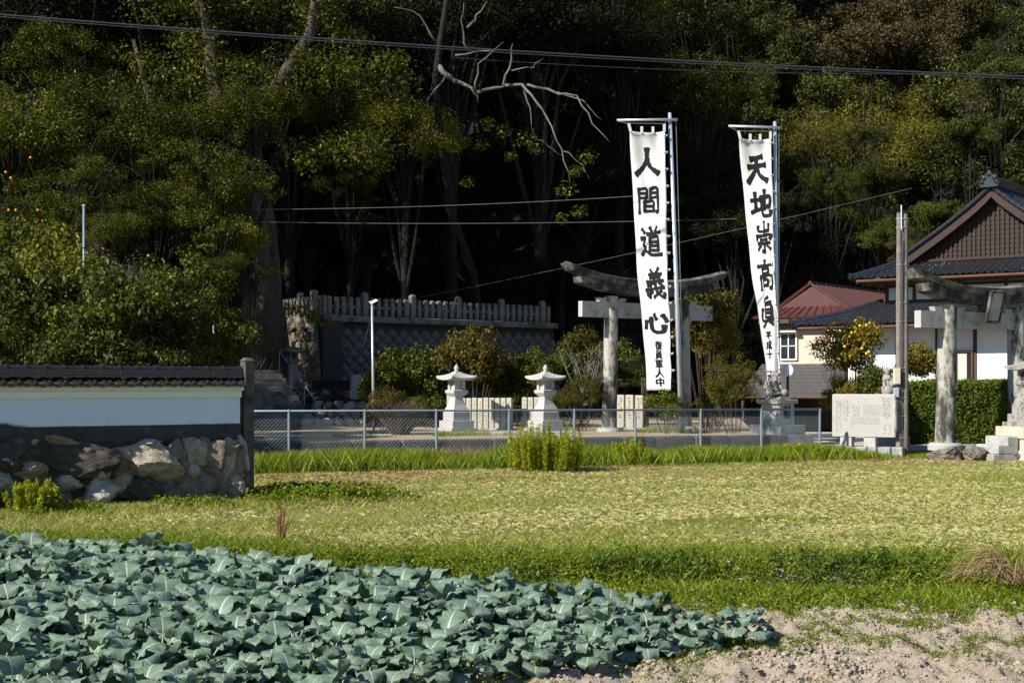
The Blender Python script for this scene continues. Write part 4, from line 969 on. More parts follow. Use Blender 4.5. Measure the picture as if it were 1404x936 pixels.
# ------------------------------------------------------------------ shrine retaining wall with stone balustrade
C0 = Vector((-7.7, 58.0, YZ)); WA = math.atan2(.629, .777)
sw = empty('shrine_retaining_wall', C0, 'tall retaining wall of diamond-laid stones below a stone balustrade', 'retaining wall', None, WA)
HW = 4.15; BAT = .16
mb = MB(); mb.add([(0.05, .06, -.3), (13, .06, -.3), (13, .06 + BAT * HW, HW), (.05, .06 + BAT * HW, HW), (.05, 2, -.3), (13, 2, -.3), (13, 2, HW), (.05, 2, HW)], [(0, 1, 2, 3), (7, 6, 5, 4), (0, 3, 7, 4), (1, 5, 6, 2), (3, 2, 6, 7)]); mb.build('wall_core', M['mortar'], sw)
def diamond(seed):
    r_ = np.random.default_rng(seed); o = [(0, -.285), (.285, 0), (0, .285), (-.285, 0)]; mb = MB()
    outer = [(x * (.93 + .05 * r_.random()), 0, z * (.93 + .05 * r_.random())) for x, z in o]; inner = [(x * .62 + r_.normal() * .01, -.07 - .05 * r_.random(), z * .62 + r_.normal() * .01) for x, _, z in outer]
    c = (0, -.10 - .05 * r_.random(), 0)
    mb.add(outer + inner + [c], [(i, (i + 1) % 4, 4 + (i + 1) % 4, 4 + i) for i in range(4)] + [(4 + i, 4 + (i + 1) % 4, 8) for i in range(4)]); return mb.mesh('stone', M['wall_stone'])
DM = [diamond(s_) for s_ in range(6)]; tilt = math.atan(BAT)
j = 0; zz = .2; row = 0; cnt = 0
while zz < HW - .25:
    u = .95 + (.29 if row % 2 else 0)
    while u < 12.9:
        link('stone', DM[int(rng.integers(6))], sw, (u, .06 + BAT * zz, zz), (-tilt + rng.normal() * .03, rng.normal() * .05, rng.normal() * .04), (1, 1, 1)); u += .58
    zz += .29; row += 1
zz = -.1; k = 0
while zz < HW - .05:                               # dressed corner stones, long and short
    h = min(.50, HW - zz); Lq = .85 if k % 2 else .55
    MB().box(Lq / 2 - .03, .30, 0, Lq, .62, h - .03, bev=.035).build('quoin', M['old_stone'], sw, loc=(0, BAT * zz - .10, zz), rot=(-tilt * .8, 0, rng.normal() * .01)); zz += h; k += 1
MB().box(6.5, BAT * HW + .25, HW + .002, 13.4, .60, .26, bev=.02).build('coping', M['old_stone'], sw)
bm_ = MB().box(0, 0, 0, .19, .17, .74, bev=.02); bm_.lathe([(.13, .74), (.05, .80)], 0, 0, 4, math.pi / 4); pm1 = bm_.mesh('baluster', M['old_stone'])
bm_ = MB().box(0, 0, 0, .26, .24, .95, bev=.02); bm_.lathe([(.18, .95), (.06, 1.03)], 0, 0, 4, math.pi / 4); pm2 = bm_.mesh('newel_post', M['old_stone'])
for i in range(37):
    big = i % 7 == 0; link('newel_post' if big else 'baluster', pm2 if big else pm1, sw, (.12 + i * .352, BAT * HW + .22, HW + .265), (rng.normal() * .012, rng.normal() * .012, rng.normal() * .03))
MB().box(6.4, BAT * HW + .22, HW + .60, 12.6, .07, .09).build('rail', M['old_stone'], sw)
rw = empty('shrine_return_wall', C0, 'shorter side wall of rounded rubble with a stone balustrade by the big trunk', 'retaining wall', None, math.atan2(4, -2.9))
mb = MB(); mb.box(2.5, -.45, -.3, 5, .9, HW + .3); mb.build('wall_core', M['mortar'], rw)
for zz in np.arange(.2, HW, .42):
    for u in np.arange(.8 + (.2 if int(zz * 10) % 2 else 0), 5, .52): link('stone', BM_[('brown', 'light')[int(rng.integers(2))]][int(rng.integers(3))], rw, (u, .0, zz), rng.normal(size=3) * .4, (.29, .16, .24))
MB().box(2.6, -.35, HW + .004, 5.2, .6, .25, bev=.02).build('coping', M['old_stone'], rw)
for i in range(13):
    big = i in (6, 12); link('newel_post' if big else 'baluster', pm2 if big else pm1, rw, (.45 + i * .36, -.3, HW + .257), (0, 0, rng.normal() * .03))
# upper precinct floor
mb = MB(); q = [C0 + Vector((.2, .6, 0)), Vector((3.0, 67.0, 0)), Vector((9, 74, 0)), Vector((-13, 76, 0)), Vector((-11, 62.4, 0))]
mb.add([(p_.x, p_.y, YZ + HW - .02) for p_ in q] + [(p_.x, p_.y, .3) for p_ in q], [(0, 1, 2, 3, 4), (1, 6, 7, 2), (2, 7, 8, 3)]); tag(mb.build('upper_precinct_ground', M['leaf_litter']), kind='structure')
# low rubble wall, stone pillar, old lantern, stairs
lw = empty('low_rubble_wall', (X(432, 53), 53, YZ), 'low rubble stone wall holding a planted bank beside the stairs', 'retaining wall', None, R(8))
MB().box(2.6, .3, -.2, 5.4, .5, .98).build('wall_core', M['mortar'], lw)
for zz in (.15, .48, .74):
    for i in range(13): link('stone', BM_[('brown', 'light', 'pale')[int(rng.integers(3))]][int(rng.integers(3))], lw, (.05 + i * .42 + .15 * (zz == .48), .05, zz), rng.normal(size=3) * .4, (.25, .16, .19))
mb = MB(); mb.add([(-.1, .3, .8), (5.2, .3, .8), (5.2, 4.6, 1.7), (-.1, 4.6, 1.7)], [(0, 1, 2, 3)]); tag(mb.build('earth_bank', M['leaf_litter'], loc=lw.location, rot=(0, 0, R(8))), kind='structure')
d = 54.5; e = empty('stone_pillar', (X(487.5, d), d, 1.3), 'square grey stone pillar standing on the planted bank', 'stone pillar', None, R(20)); MB().box(0, 0, -.2, .36, .36, 1.50, bev=.02).build('shaft', M['granite_grey'], e); MB().box(0, 0, -.25, .6, .6, .2, bev=.02).build('base', M['old_stone'], e)
d = 55.0; e = empty('ledge_wall', (X(420, d), d, YZ), 'dark ledge of fitted stones under the old lantern', 'retaining wall', None, R(10))
MB().box(0, .5, -.2, 1.9, 1.0, 1.55).build('wall_core', M['mortar'], e)
for zz in (.2, .6, 1.05):
    for i in range(4): link('stone', BM_['brown'][i % 3], e, (-.75 + i * .48, .02, zz), rng.normal(size=3) * .3, (.29, .16, .26))
e = stone_lantern((X(399, d), d + .4, YZ + 1.36), R(30), .88, M['old_stone'], 'stone_lantern', 'small dark old stone lantern on a ledge beside the huge trunk', dark_box=True)
st_ = empty('stone_stairs', (X(408, 50.5), 50.5, YZ), 'worn stone stairs with thin handrails climbing toward the shrine', 'stairs', None, R(28))
for i in range(13): MB().box(-.6, i * .34, 0, 2.6, .40, .16 * (i + 1) - .004, bev=.012).build('step', M['old_stone'], st_)
for x in (.75, -1.9):
    pts = [(x, 0, .85), (x, 2, .85 + .94), (x, 4.2, .85 + 1.97)]; MB().tube(pts, .022, 6).build('handrail', M['pipe'], st_)
    for y in (0, 1.4, 2.8, 4.2): MB().tube([(x, y, .0), (x, y, .85 + .47 * y)], .022, 6).build('rail_post', M['pipe'], st_)
# small shrine hall glimpsed among the trees
d = 70.0; sh_ = empty('shrine_hall', (X(556, d), d, YZ + HW), 'small dark shrine hall with pale gable boards half hidden by foliage', 'shrine hall', None, R(25))
MB().box(0, 2, -.2, 4.2, 4, 3.2).build('wall', M['timber'], sh_)
for k in (-1.5, 0, 1.5): MB().box(k, -.03, .2, .9, .06, 2.2).build('panel', M['gable_brown'], sh_)
mb = MB(); mb.prism([(-2.1, 3.0), (0, 4.6), (2.1, 3.0)], -.02, .05, lambda u, w, t_: (u, t_, w)); mb.build('gable', M['plaster'], sh_)
for sg in (-1, 1): mb = MB(); slab_quad(mb, [(sg * 2.9, -.8, 2.55), (sg * 2.9, 5, 2.55), (0, 5, 4.8), (0, -.8, 4.8)], .16); mb.build('roof', M['tile_wall'], sh_)

# ------------------------------------------------------------------ overhead lines
def sag(a, b, s, n=24):
    a, b = Vector(a), Vector(b); return [a.lerp(b, i / n) + Vector((0, 0, -s * 4 * (i / n) * (1 - i / n))) for i in range(n + 1)]
def line(a, b, s, r_, nm, lb, grp=None, mat='cable', cat='cable'):
    o = MB().tube(sag(a, b, s), r_, 5).build(nm, M[mat]); tag(o, lb, cat, grp); return o
g_ = 'power lines crossing above the shrine'
def wire_px(pA, pB, dA, dB, ext=.6):
    a, b = P(*pA, dA), P(*pB, dB); return a - (b - a) * ext, b + (b - a) * ext
for dy, r_, lb in ((0, .021, 'thick dark power line crossing the dark trees'), (3.2, .012, 'thin dark power line just under the thick one')):
    a, b = wire_px((0, -2 + dy), (1404, 83 + dy), 41, 41, .5); o = line(a, b, .62, r_, 'power_line', lb, g_)
a, b = wire_px((880, 82), (1404, 88), 60, 60, .5); line(a, b, .5, .012, 'power_line', 'faint lower power line before the wooded hill', g_)
g_ = 'strings of cord strung toward the banners'
for pA, pB, dA, dB, lb in (((300, 287), (870, 269), 52, 45.3, 'faint pale cord from the trees to the torii banner'), ((300, 303), (1010, 300), 52, 46, 'faint pale cord strung level between trees and the twisted banner'),
                           ((560, 411), (1250, 258), 60, 56, 'long green cord rising from the balustrade toward the hillside'), ((487, 512), (512, 418), 54.5, 47.6, 'thin stay cord from lamp post to stone pillar')):
    line(P(*pA, dA), P(*pB, dB), .12, .0065, 'cord', lb, g_, 'string', 'cord')

# ------------------------------------------------------------------ trees
TM = {}
def dome_tree(key, seed, Rr, Hh, z0, ncl, clr, per, L_, W_, mat, ht, rt, bark='bark', **kw):
    TM[key] = (tree_meshes(key, seed, dome(Rr, Hh, z0, 8, seed), ncl, clr, per, L_, W_, M[mat], ht, rt, M[bark], **kw), Rr, z0 + Hh * .5)
dome_tree('camphor_a', 3, 5, 7.5, 5.0, 190, .80, 125, .17, .085, 'camphor', 9.5, .45)
dome_tree('camphor_b', 4, 5, 7.0, 5.2, 150, .95, 150, .18, .09, 'camphor', 9.5, .42)
dome_tree('camphor_c', 9, 5, 8.0, 4.6, 230, .62, 100, .16, .08, 'camphor', 9.0, .38)
dome_tree('oak_a', 12, 5, 7.0, 3.0, 200, .70, 95, .24, .12, 'hill_oak', 7.5, .22, 'bark_shade_tone', nlimb=22)
dome_tree('oak_b', 15, 5, 6.5, 3.2, 150, .90, 120, .24, .12, 'hill_oak', 7.5, .22, 'bark_shade_tone', nlimb=22)
dome_tree('feather', 18, 5, 9.0, 2.0, 260, .75, 80, .30, .055, 'bamboo', 9.5, .12, 'bark', nlimb=40, up=.2, droop=.7, flat=1.3)
def put_tree(key, px, py, d, rpx, label, group=None, mat=None, zb=None, name='camphor_tree', bark='bark_shade_tone', squash=1.0):
    ms, R0_, hc = TM[key]; x = X(px, d); zc = Z(py, d); s = rpx / F * d / R0_
    if zb is None: zb = max(YZ if x < 10 else .3, float(hill_z(x, d))) if d > 57 else YZ
    e = empty(name, (x, d, zb - .1), label, 'tree', group, random.uniform(0, 6.28))
    sz = max(.3, (zc - zb) / hc); tk = link('trunk', ms[0], e, None, None, (s, s, sz)); c = link('crown', ms[1], e, (0, 0, (zc - zb + .1) - hc * s * squash), None, (s, s, s * squash))
    for o, m_ in ((tk, bark), (c, mat)):
        if m_: o.material_slots[0].link = 'OBJECT'; o.material_slots[0].material = M[m_]
    return e
gl = 'evergreen trees of the shrine grove'
gn = ['over the shrubs above the white wall'] * 0
for key, px, py, d, rp, mat in (('camphor_a', 20, 215, 50, 140, None), ('camphor_b', 165, 195, 53, 125, None), ('camphor_c', 285, 285, 51, 100, None), ('camphor_b', 60, 40, 60, 160, 'camphor_shade_tone'),
        ('camphor_a', 240, 60, 61, 150, 'camphor_shade_tone'), ('camphor_c', 395, 40, 63, 140, 'camphor_shade_tone'), ('camphor_b', 500, 70, 66, 130, 'camphor_shade_tone'), ('camphor_a', 420, 250, 64, 105, 'camphor_shade_tone'),
        ('camphor_c', 620, 40, 66, 130, 'camphor_shade_tone'), ('camphor_a', 740, 60, 68, 130, 'camphor_shade_tone'), ('camphor_b', 850, 90, 72, 110, 'camphor_shade_tone'), ('camphor_c', 690, 250, 71, 90, 'camphor_shade_tone'),
        ('camphor_a', 800, 260, 72, 95, 'camphor_shade_tone'), ('camphor_b', 610, 310, 69, 75, 'camphor_shade_tone'), ('camphor_c', 920, 290, 73, 95, 'camphor_shade_tone'), ('camphor_a', 1010, 330, 72, 85, 'camphor_shade_tone'),
        ('camphor_b', 480, 345, 64, 70, 'camphor_shade_tone'), ('camphor_a', 1100, 340, 76, 80, 'camphor_shade_tone'), ('camphor_c', 960, 160, 77, 95, None), ('camphor_b', 1180, 330, 80, 70, None), ('camphor_c', 90, 290, 48, 85, None), ('camphor_a', 215, 300, 49, 75, None), ('camphor_b', 330, 175, 54, 85, None), ('camphor_c', 95, 120, 57, 110, None), ('camphor_a', 455, 140, 65, 95, None),
        ('camphor_b', 170, 10, 66, 130, None), ('camphor_c', 330, 0, 68, 130, None), ('camphor_a', 560, 20, 72, 120, None), ('camphor_b', 690, 130, 73, 100, 'camphor_shade_tone'), ('camphor_c', 690, 0, 74, 120, None), ('camphor_a', 810, 170, 76, 100, 'camphor_shade_tone'), ('camphor_b', 820, 10, 78, 110, None), ('camphor_c', 20, 330, 46, 70, None), ('camphor_b', 145, 325, 46.5, 52, None), ('camphor_c', 300, 380, 47.5, 40, None)):
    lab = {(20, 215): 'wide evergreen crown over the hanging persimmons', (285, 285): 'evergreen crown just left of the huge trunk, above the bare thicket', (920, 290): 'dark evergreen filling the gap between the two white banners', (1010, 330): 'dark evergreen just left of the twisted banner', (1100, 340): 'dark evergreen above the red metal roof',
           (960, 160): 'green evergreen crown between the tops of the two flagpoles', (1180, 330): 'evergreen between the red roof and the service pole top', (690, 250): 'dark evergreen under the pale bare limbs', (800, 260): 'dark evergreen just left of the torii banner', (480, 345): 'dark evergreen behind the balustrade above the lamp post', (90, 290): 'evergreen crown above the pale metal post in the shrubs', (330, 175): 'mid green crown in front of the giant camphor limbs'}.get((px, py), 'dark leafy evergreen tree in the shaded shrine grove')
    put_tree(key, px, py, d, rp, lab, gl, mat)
put_tree('camphor_b', 555, 195, 62.2, 86, 'brightly sunlit camphor crown hanging out of the dark grove', None, 'camphor_sun_tone')
put_tree('camphor_c', 480, 260, 62.5, 75, 'sunlit camphor tree leaning over the stone balustrade', None, 'camphor')
put_tree('camphor_a', 395, 170, 62, 75, 'mid green camphor tree rising behind the huge trunk', None, 'camphor')
for x, y, s, sz in ((-31, 55, 1.5, 1.5), (-25, 58, 1.3, 1.4), (-20, 64, 1.3, 1.5)):
    place_tree('camphor_tree', TM['camphor_a'][0], (x, y, .3), 'broad evergreen tree of the grove standing left of the shrine', 'tree', 'grove trees beyond the left edge', random.uniform(0, 6), (s, s, sz), mat=M['camphor_shade_tone'])
ur = random.Random(77)
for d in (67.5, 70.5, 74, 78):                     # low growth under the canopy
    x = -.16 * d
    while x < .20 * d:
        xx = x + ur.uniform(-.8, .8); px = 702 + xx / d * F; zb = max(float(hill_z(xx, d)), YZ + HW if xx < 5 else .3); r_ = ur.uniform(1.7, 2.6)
        put_tree(ur.choice(('camphor_a', 'camphor_b', 'camphor_c')), px, 528 - (zb + r_ * .9 - EYE) / d * F, d, r_ / d * F, 'low dark evergreen growing under the grove canopy', 'low evergreens under the grove canopy', 'camphor_shade_tone', zb, 'young_evergreen'); x += ur.uniform(2.6, 3.8)
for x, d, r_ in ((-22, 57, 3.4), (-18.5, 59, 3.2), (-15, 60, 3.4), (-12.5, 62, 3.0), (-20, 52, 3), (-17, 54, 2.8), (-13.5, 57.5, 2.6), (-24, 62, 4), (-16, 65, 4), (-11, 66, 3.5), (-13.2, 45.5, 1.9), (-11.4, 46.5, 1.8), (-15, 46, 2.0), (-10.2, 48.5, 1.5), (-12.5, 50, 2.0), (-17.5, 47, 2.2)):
    zb = max(float(hill_z(x, d)), YZ); put_tree(ur.choice(('camphor_a', 'camphor_c')), 702 + x / d * F, 528 - (zb + r_ * 1.1 - EYE) / d * F, d, r_ / d * F, 'low dark evergreen growing under the grove canopy', 'low evergreens under the grove canopy', 'camphor_shade_tone', zb, 'young_evergreen')
# the giant camphor: buttressed trunk, great limbs
d = 56.0; bx = X(372, d); gt = empty('giant_camphor', (bx, d, YZ + .2), 'huge old camphor tree with a buttressed furrowed trunk beside the stairs', 'tree')
mb = MB(); rs = []; nseg, nr = 22, 30
for i in range(nseg):
    f = i / (nseg - 1); z = -.4 + 11.5 * f; ox = -.55 * f - .5 * f * f; rad = .85 - .30 * f + .75 * max(0, 1 - f * 5) ** 1.6; ring = []
    for k in range(nr):
        a = 2 * math.pi * k / nr; q = rad * (1 + (.16 + .2 * max(0, 1 - f * 4)) * math.sin(a * 5 + f * 3) + .09 * math.sin(a * 9 - f * 8 + 1) + .05 * noise.noise(Vector((math.cos(a) * 2, math.sin(a) * 2, z * 1.5))))
        ring.append((ox + q * math.cos(a), q * math.sin(a), z))
    rs.append(ring)
mb.rings(rs)
for pts, r0 in (([(-.5, 0, 5.0), (-1.8, -.6, 6.6), (-3.6, -1.4, 7.6), (-5.6, -1.8, 9.6)], .42), ([(-1.0, 0, 10.5), (-2.2, .2, 12.5), (-2.6, .3, 15.5), (-3.4, .4, 18)], .45),
                ([(-1.0, 0, 10.5), (.2, -.4, 12.8), (1.6, -.5, 15), (2.0, -.4, 18)], .42), ([(-.4, -.5, 7.2), (-.6, -2.0, 8.6), (-.2, -3.0, 9.2)], .25), ([(-2.5, -1.0, 7.0), (-4.2, -1.6, 11.5), (-5.0, -1.6, 14.5)], .26)):
    mb.tube(pts, [r0 * (1 - .75 * i / (len(pts) - 1)) for i in range(len(pts))], 8)
mb.build('trunk', M['bark'], gt, smooth=True)
rg_ = np.random.default_rng(31); C = clump_centers(rg_, [(-3.6, .0, 12.5, 3.6, 3, 3.2), (2.2, 0, 12.5, 3.6, 3, 3), (-.5, 0, 16, 5, 3.4, 3), (-5.2, -1.5, 10, 2.2, 2, 1.6), (3.4, -2, 9.9, 2.0, 1.6, 1.3)], 230, .5)
V = leaf_cloud(rg_, C, .5 + .6 * rg_.random(len(C)), 100, .17, .085); link('crown', np_mesh('crown', V, quads(V), M['camphor']), gt)
C = np.array([(1.9, -2.0, 3.9), (1.2, -1.7, 4.2), (2.4, -2.2, 3.7), (.3, -2.4, 5.6), (-1.0, -2.0, 6.2), (-1.6, -2.4, 4.8), (-.9, -2.5, 4.0)]); V = leaf_cloud(rg_, C, .35 + .35 * rg_.random(len(C)), 120, .17, .085, flat=.5); link('spray', np_mesh('spray', V, quads(V), M['camphor_sun_tone']), gt)
# dead-looking pale limbs reaching over the yard
d = 60.0; bl_ = empty('bare_limbed_tree', (X(596, d), d, YZ + HW - .1), 'old tree with pale bare limbs spreading over the dark precinct', 'tree')
def wl(pts, r0, mb, jit=.5):
    rr = random.Random(len(mb.v)); q = [P(a, b, d - .6 * i * jit) - bl_.location for i, (a, b) in enumerate(pts)]; dn = []
    for i in range(len(q) - 1):
        for k in range(3): dn.append(q[i].lerp(q[i + 1], k / 3) + Vector((rr.uniform(-1, 1), 0, rr.uniform(-1, 1))) * .07)
    dn.append(q[-1]); mb.tube(dn, [r0 * (1 - .8 * i / (len(dn) - 1)) for i in range(len(dn))], 7)
MB().tube([(1.9, 5.0, -.3), (1.5, 4.0, 2.5), (.6, 1.8, 5), P(596, 120, d) - bl_.location, P(603, 60, d) - bl_.location, P(612, 0, d) - bl_.location], [.20, .19, .18, .16, .13, .10], 10).build('trunk', M['bark_shade_tone'], bl_, smooth=True); mb = MB()
for pts, r_ in (([(600, 92), (622, 110), (648, 122), (655, 140)], .19), ([(650, 124), (655, 88), (690, 58)], .08), ([(652, 126), (690, 118), (700, 80), (703, 60)], .12), ([(690, 118), (716, 117), (730, 130), (750, 160), (770, 205), (782, 250)], .11), ([(716, 118), (728, 150), (732, 186)], .07),
                ([(720, 117), (765, 128), (792, 132), (812, 170), (836, 195)], .09), ([(765, 128), (800, 140), (826, 165)], .05), ([(700, 97), (730, 92), (745, 80)], .05), ([(612, 105), (590, 130), (585, 150)], .07), ([(640, 40), (655, 20), (668, 2)], .10),
                ([(600, 60), (575, 20), (540, 10)], .07), ([(640, 70), (632, 36), (636, 4)], .08), ([(770, 205), (800, 225), (808, 245)], .04), ([(732, 186), (752, 200), (776, 214)], .035), ([(624, 75), (670, 68), (715, 70)], .06)): wl(pts, r_ * .7, mb)
mb.build('bare_limbs', M['bark_grey'], bl_, smooth=True)
rg_ = np.random.default_rng(8); C = np.array([tuple(P(a, b, 58.3) - bl_.location) for a, b in ((735, 205), (720, 190), (790, 235), (805, 215), (778, 260), (670, 170), (690, 180), (660, 200), (640, 195), (795, 290), (770, 300), (640, 250), (700, 215))])
V = leaf_cloud(rg_, C, .25 + .35 * rg_.random(len(C)), 90, .15, .075); link('crown', np_mesh('crown', V, quads(V), M['camphor']), bl_)
# wooded hillside
hr = random.Random(21); k = 0
for d in (80, 86, 92, 98, 105, 112, 120, 130):
    x = -.42 * d
    while x < .48 * d:
        px = 702 + x / d * F; zb = float(hill_z(x, d)); xx = x + hr.uniform(-1.5, 1.5); dd = d + hr.uniform(-2, 2); zb = float(hill_z(xx, dd)); pyc = 528 - (zb + 5 - EYE) / dd * F
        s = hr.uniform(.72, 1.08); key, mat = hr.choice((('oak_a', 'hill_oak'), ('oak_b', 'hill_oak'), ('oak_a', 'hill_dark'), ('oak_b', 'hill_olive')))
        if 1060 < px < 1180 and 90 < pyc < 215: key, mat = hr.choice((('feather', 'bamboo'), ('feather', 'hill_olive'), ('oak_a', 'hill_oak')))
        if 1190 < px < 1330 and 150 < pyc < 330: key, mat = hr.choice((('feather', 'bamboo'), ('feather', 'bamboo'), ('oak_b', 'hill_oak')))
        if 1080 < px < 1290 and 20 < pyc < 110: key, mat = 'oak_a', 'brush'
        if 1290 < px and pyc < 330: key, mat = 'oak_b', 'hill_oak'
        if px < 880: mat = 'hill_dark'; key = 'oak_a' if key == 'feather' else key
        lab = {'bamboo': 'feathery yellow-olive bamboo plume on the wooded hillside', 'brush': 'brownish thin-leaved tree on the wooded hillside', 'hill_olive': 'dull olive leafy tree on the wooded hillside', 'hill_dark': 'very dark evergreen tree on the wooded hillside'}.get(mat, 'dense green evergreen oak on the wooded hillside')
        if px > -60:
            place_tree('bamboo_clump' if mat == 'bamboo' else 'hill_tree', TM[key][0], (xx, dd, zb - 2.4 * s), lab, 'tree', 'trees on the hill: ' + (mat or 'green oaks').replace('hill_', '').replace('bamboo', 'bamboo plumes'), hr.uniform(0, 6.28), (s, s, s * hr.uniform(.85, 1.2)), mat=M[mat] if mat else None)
        x += hr.uniform(4.2, 6.0)
for px, py, d, rp, mat, key in ((1220, 330, 70, 45, 'lush', 'oak_b'), (1290, 300, 72, 40, 'hill_oak', 'oak_a'), (1255, 350, 68, 35, 'hill_olive', 'oak_a'), (1140, 270, 74, 50, 'lush', 'camphor_c'), (1200, 250, 76, 45, 'lush', 'oak_b'), (1060, 300, 70, 55, 'hill_dark', 'oak_a'), (1010, 120, 80, 62, 'hill_oak', 'camphor_b'), (1185, 190, 79, 40, 'hill_oak', 'oak_b'), (1330, 190, 80, 50, 'hill_oak', 'oak_a'), (1370, 110, 84, 55, 'hill_oak', 'oak_b')):
    put_tree(key, px, py, d, rp, 'bushy young tree at the foot of the hill behind the tiled house', 'young trees at the foot of the hill', mat, name='young_tree')

# ------------------------------------------------------------------ shrubs
SM = {}
def shrub_base(key, seed, ncl, clr, per, L_, W_, mat, stems=14, **kw):
    rg = np.random.default_rng(seed); bl = [(0, 0, .95, .8, .8, .85)] + [(math.cos(a) * .5, math.sin(a) * .5, .6 + .8 * rg.random(), .45, .45, .42) for a in rg.random(7) * 6.28]
    C = clump_centers(rg, bl, ncl, .5); C[:, 2] = np.maximum(C[:, 2], .12); V = leaf_cloud(rg, C, clr * (.6 + .8 * rg.random(ncl)), per, L_, W_, **kw)
    mb = MB()
    for k in range(stems):
        c = Vector(C[k]); b = Vector((c.x * .15, c.y * .15, -.15)); m_ = b.lerp(c, .55) + Vector((c.x * .05, c.y * .05, .05)); mb.tube([b, m_, c], [.012, .008, .003], 5)
    SM[key] = (mb.mesh(key + '_stems', M['twig'], True), np_mesh(key + '_foliage', V, quads(V), M[mat]))
shrub_base('round', 41, 120, .22, 85, .085, .045, 'shrub'); shrub_base('loose', 42, 95, .26, 85, .085, .045, 'shrub', 16); shrub_base('fine', 43, 150, .17, 90, .05, .022, 'shrub')
shrub_base('sparse', 44, 95, .25, 75, .075, .042, 'citrus', 60)
def put_shrub(key, px, py, rx, ry, d, mat, label, name='shrub', group=None, zb=None, cat='shrub'):
    zt = Z(py - ry, d); zb_ = Z(py + ry, d) if zb is None else zb; r_ = rx / F * d * .95; H_ = zt - zb_; h = min(H_, 2.3 * r_)
    e = empty(name, (X(px, d), d, zb_), label, cat, group, random.uniform(0, 6.28))
    link('stems', SM[key][0], e, None, None, (r_, r_, H_ / 1.85)); c = link('foliage', SM[key][1], e, (0, 0, H_ - h), None, (r_, r_, h / 1.85)); c.material_slots[0].link = 'OBJECT'; c.material_slots[0].material = M[mat]
    return e
put_shrub('round', 648, 492, 58, 50, 50.5, 'shrub_yellow', 'tall rounded shrub with yellowing top behind the white lantern', zb=YZ)
put_shrub('round', 562, 515, 62, 48, 51.5, 'shrub', 'broad glossy green shrub behind the lamp post', zb=YZ)
put_shrub('loose', 735, 520, 36, 42, 51, 'shrub', 'dark green shrub between the white lantern and the torii', zb=YZ)
put_shrub('loose', 528, 556, 36, 24, 43.9, 'shrub_yellow', 'half bare round bush with brown twigs just behind the fence', zb=YZ)
put_shrub('fine', 800, 552, 36, 45, 46.0, 'shrub_autumn', 'low bush with reddish leaves at the foot of the torii pillar', zb=YZ)
put_shrub('loose', 912, 566, 32, 30, 44.2, 'shrub', 'small leafy bush under the hanging white banner', zb=YZ)
put_shrub('fine', 1008, 540, 52, 58, 44.4, 'shrub_autumn', 'dense bush with red tinged tips covering the lion pedestal', zb=.5)
put_shrub('loose', 968, 470, 55, 80, 50, 'shrub_autumn', 'loose persimmon tree with red speckled leaves beside the torii', zb=YZ, name='small_tree')
put_shrub('loose', 985, 500, 40, 70, 52, 'shrub_yellow', 'yellow-green bush filling the gap behind the torii', zb=YZ)
put_shrub('loose', 800, 505, 40, 55, 53, 'shrub_autumn', 'straggly orange-tinged shrub behind the torii pillar', zb=YZ)
put_shrub('round', 845, 520, 45, 60, 54, 'shrub', 'dark green shrub seen through the torii opening', zb=YZ)
ct = put_shrub('sparse', 1162, 510, 56, 76, 48.5, 'citrus', 'citrus tree with yellow leaves and fruit before the tiled house', 'citrus_tree', zb=.3, cat='tree')
put_shrub('loose', 1150, 560, 30, 45, 48, 'citrus', 'low yellowing growth under the citrus tree', zb=.3)
put_shrub('round', 1196, 545, 38, 50, 48.3, 'shrub', 'green bush behind the guardian lion with the ball', zb=.3)
put_shrub('round', 1262, 498, 40, 34, 49.5, 'shrub_yellow', 'leafy shrub between the service pole and the white house wall', zb=.3)
for px, py, rx, ry, d in ((605, 535, 50, 48, 52.4), (690, 530, 52, 52, 52.8), (712, 560, 34, 30, 50.6), (775, 525, 42, 55, 52.6), (520, 540, 36, 40, 51.2), (590, 565, 34, 26, 50.0)):
    put_shrub('round', px, py, rx, ry, d, 'shrub', 'dense dark green shrub filling the bed behind the lanterns and name slabs', 'bed_shrub', 'shrubs in the bed behind the lanterns', zb=YZ)
put_shrub('fine', 978, 566, 42, 32, 47.5, 'shrub', 'low green bush between the torii pillar and the red tinged bush', zb=YZ)
put_shrub('fine', 755, 560, 26, 25, 50, 'shrub', 'small bush behind the second white lantern', zb=YZ)
gls = 'tangled shrubs behind the white wall'
for px, py, rx, ry, d, mt, key in ((30, 430, 95, 85, 37.5, 'shrub', 'round'), (140, 440, 90, 80, 36.5, 'shrub', 'loose'), (235, 455, 75, 65, 38, 'shrub', 'round'), (80, 385, 85, 60, 41, 'camphor_sun_tone', 'loose'), (200, 420, 80, 60, 41, 'shrub', 'loose'), (310, 470, 50, 40, 42, 'camphor', 'loose'),
                                  (40, 340, 80, 50, 44, 'camphor', 'round'), (265, 400, 60, 45, 43, 'camphor', 'loose'), (330, 345, 45, 45, 50, 'camphor_sun_tone', 'loose'), (110, 480, 80, 35, 35.5, 'shrub', 'loose'), (0, 480, 60, 40, 35.5, 'shrub', 'loose'), (285, 330, 50, 45, 49, 'camphor', 'loose'), (200, 490, 60, 25, 35.8, 'shrub', 'round')):
    put_shrub(key, px, py, rx, ry, d, mt, 'tangled sunlit evergreen shrub growing above the white wall', 'evergreen_shrub', gls, zb=.5 if d < 45 else YZ)
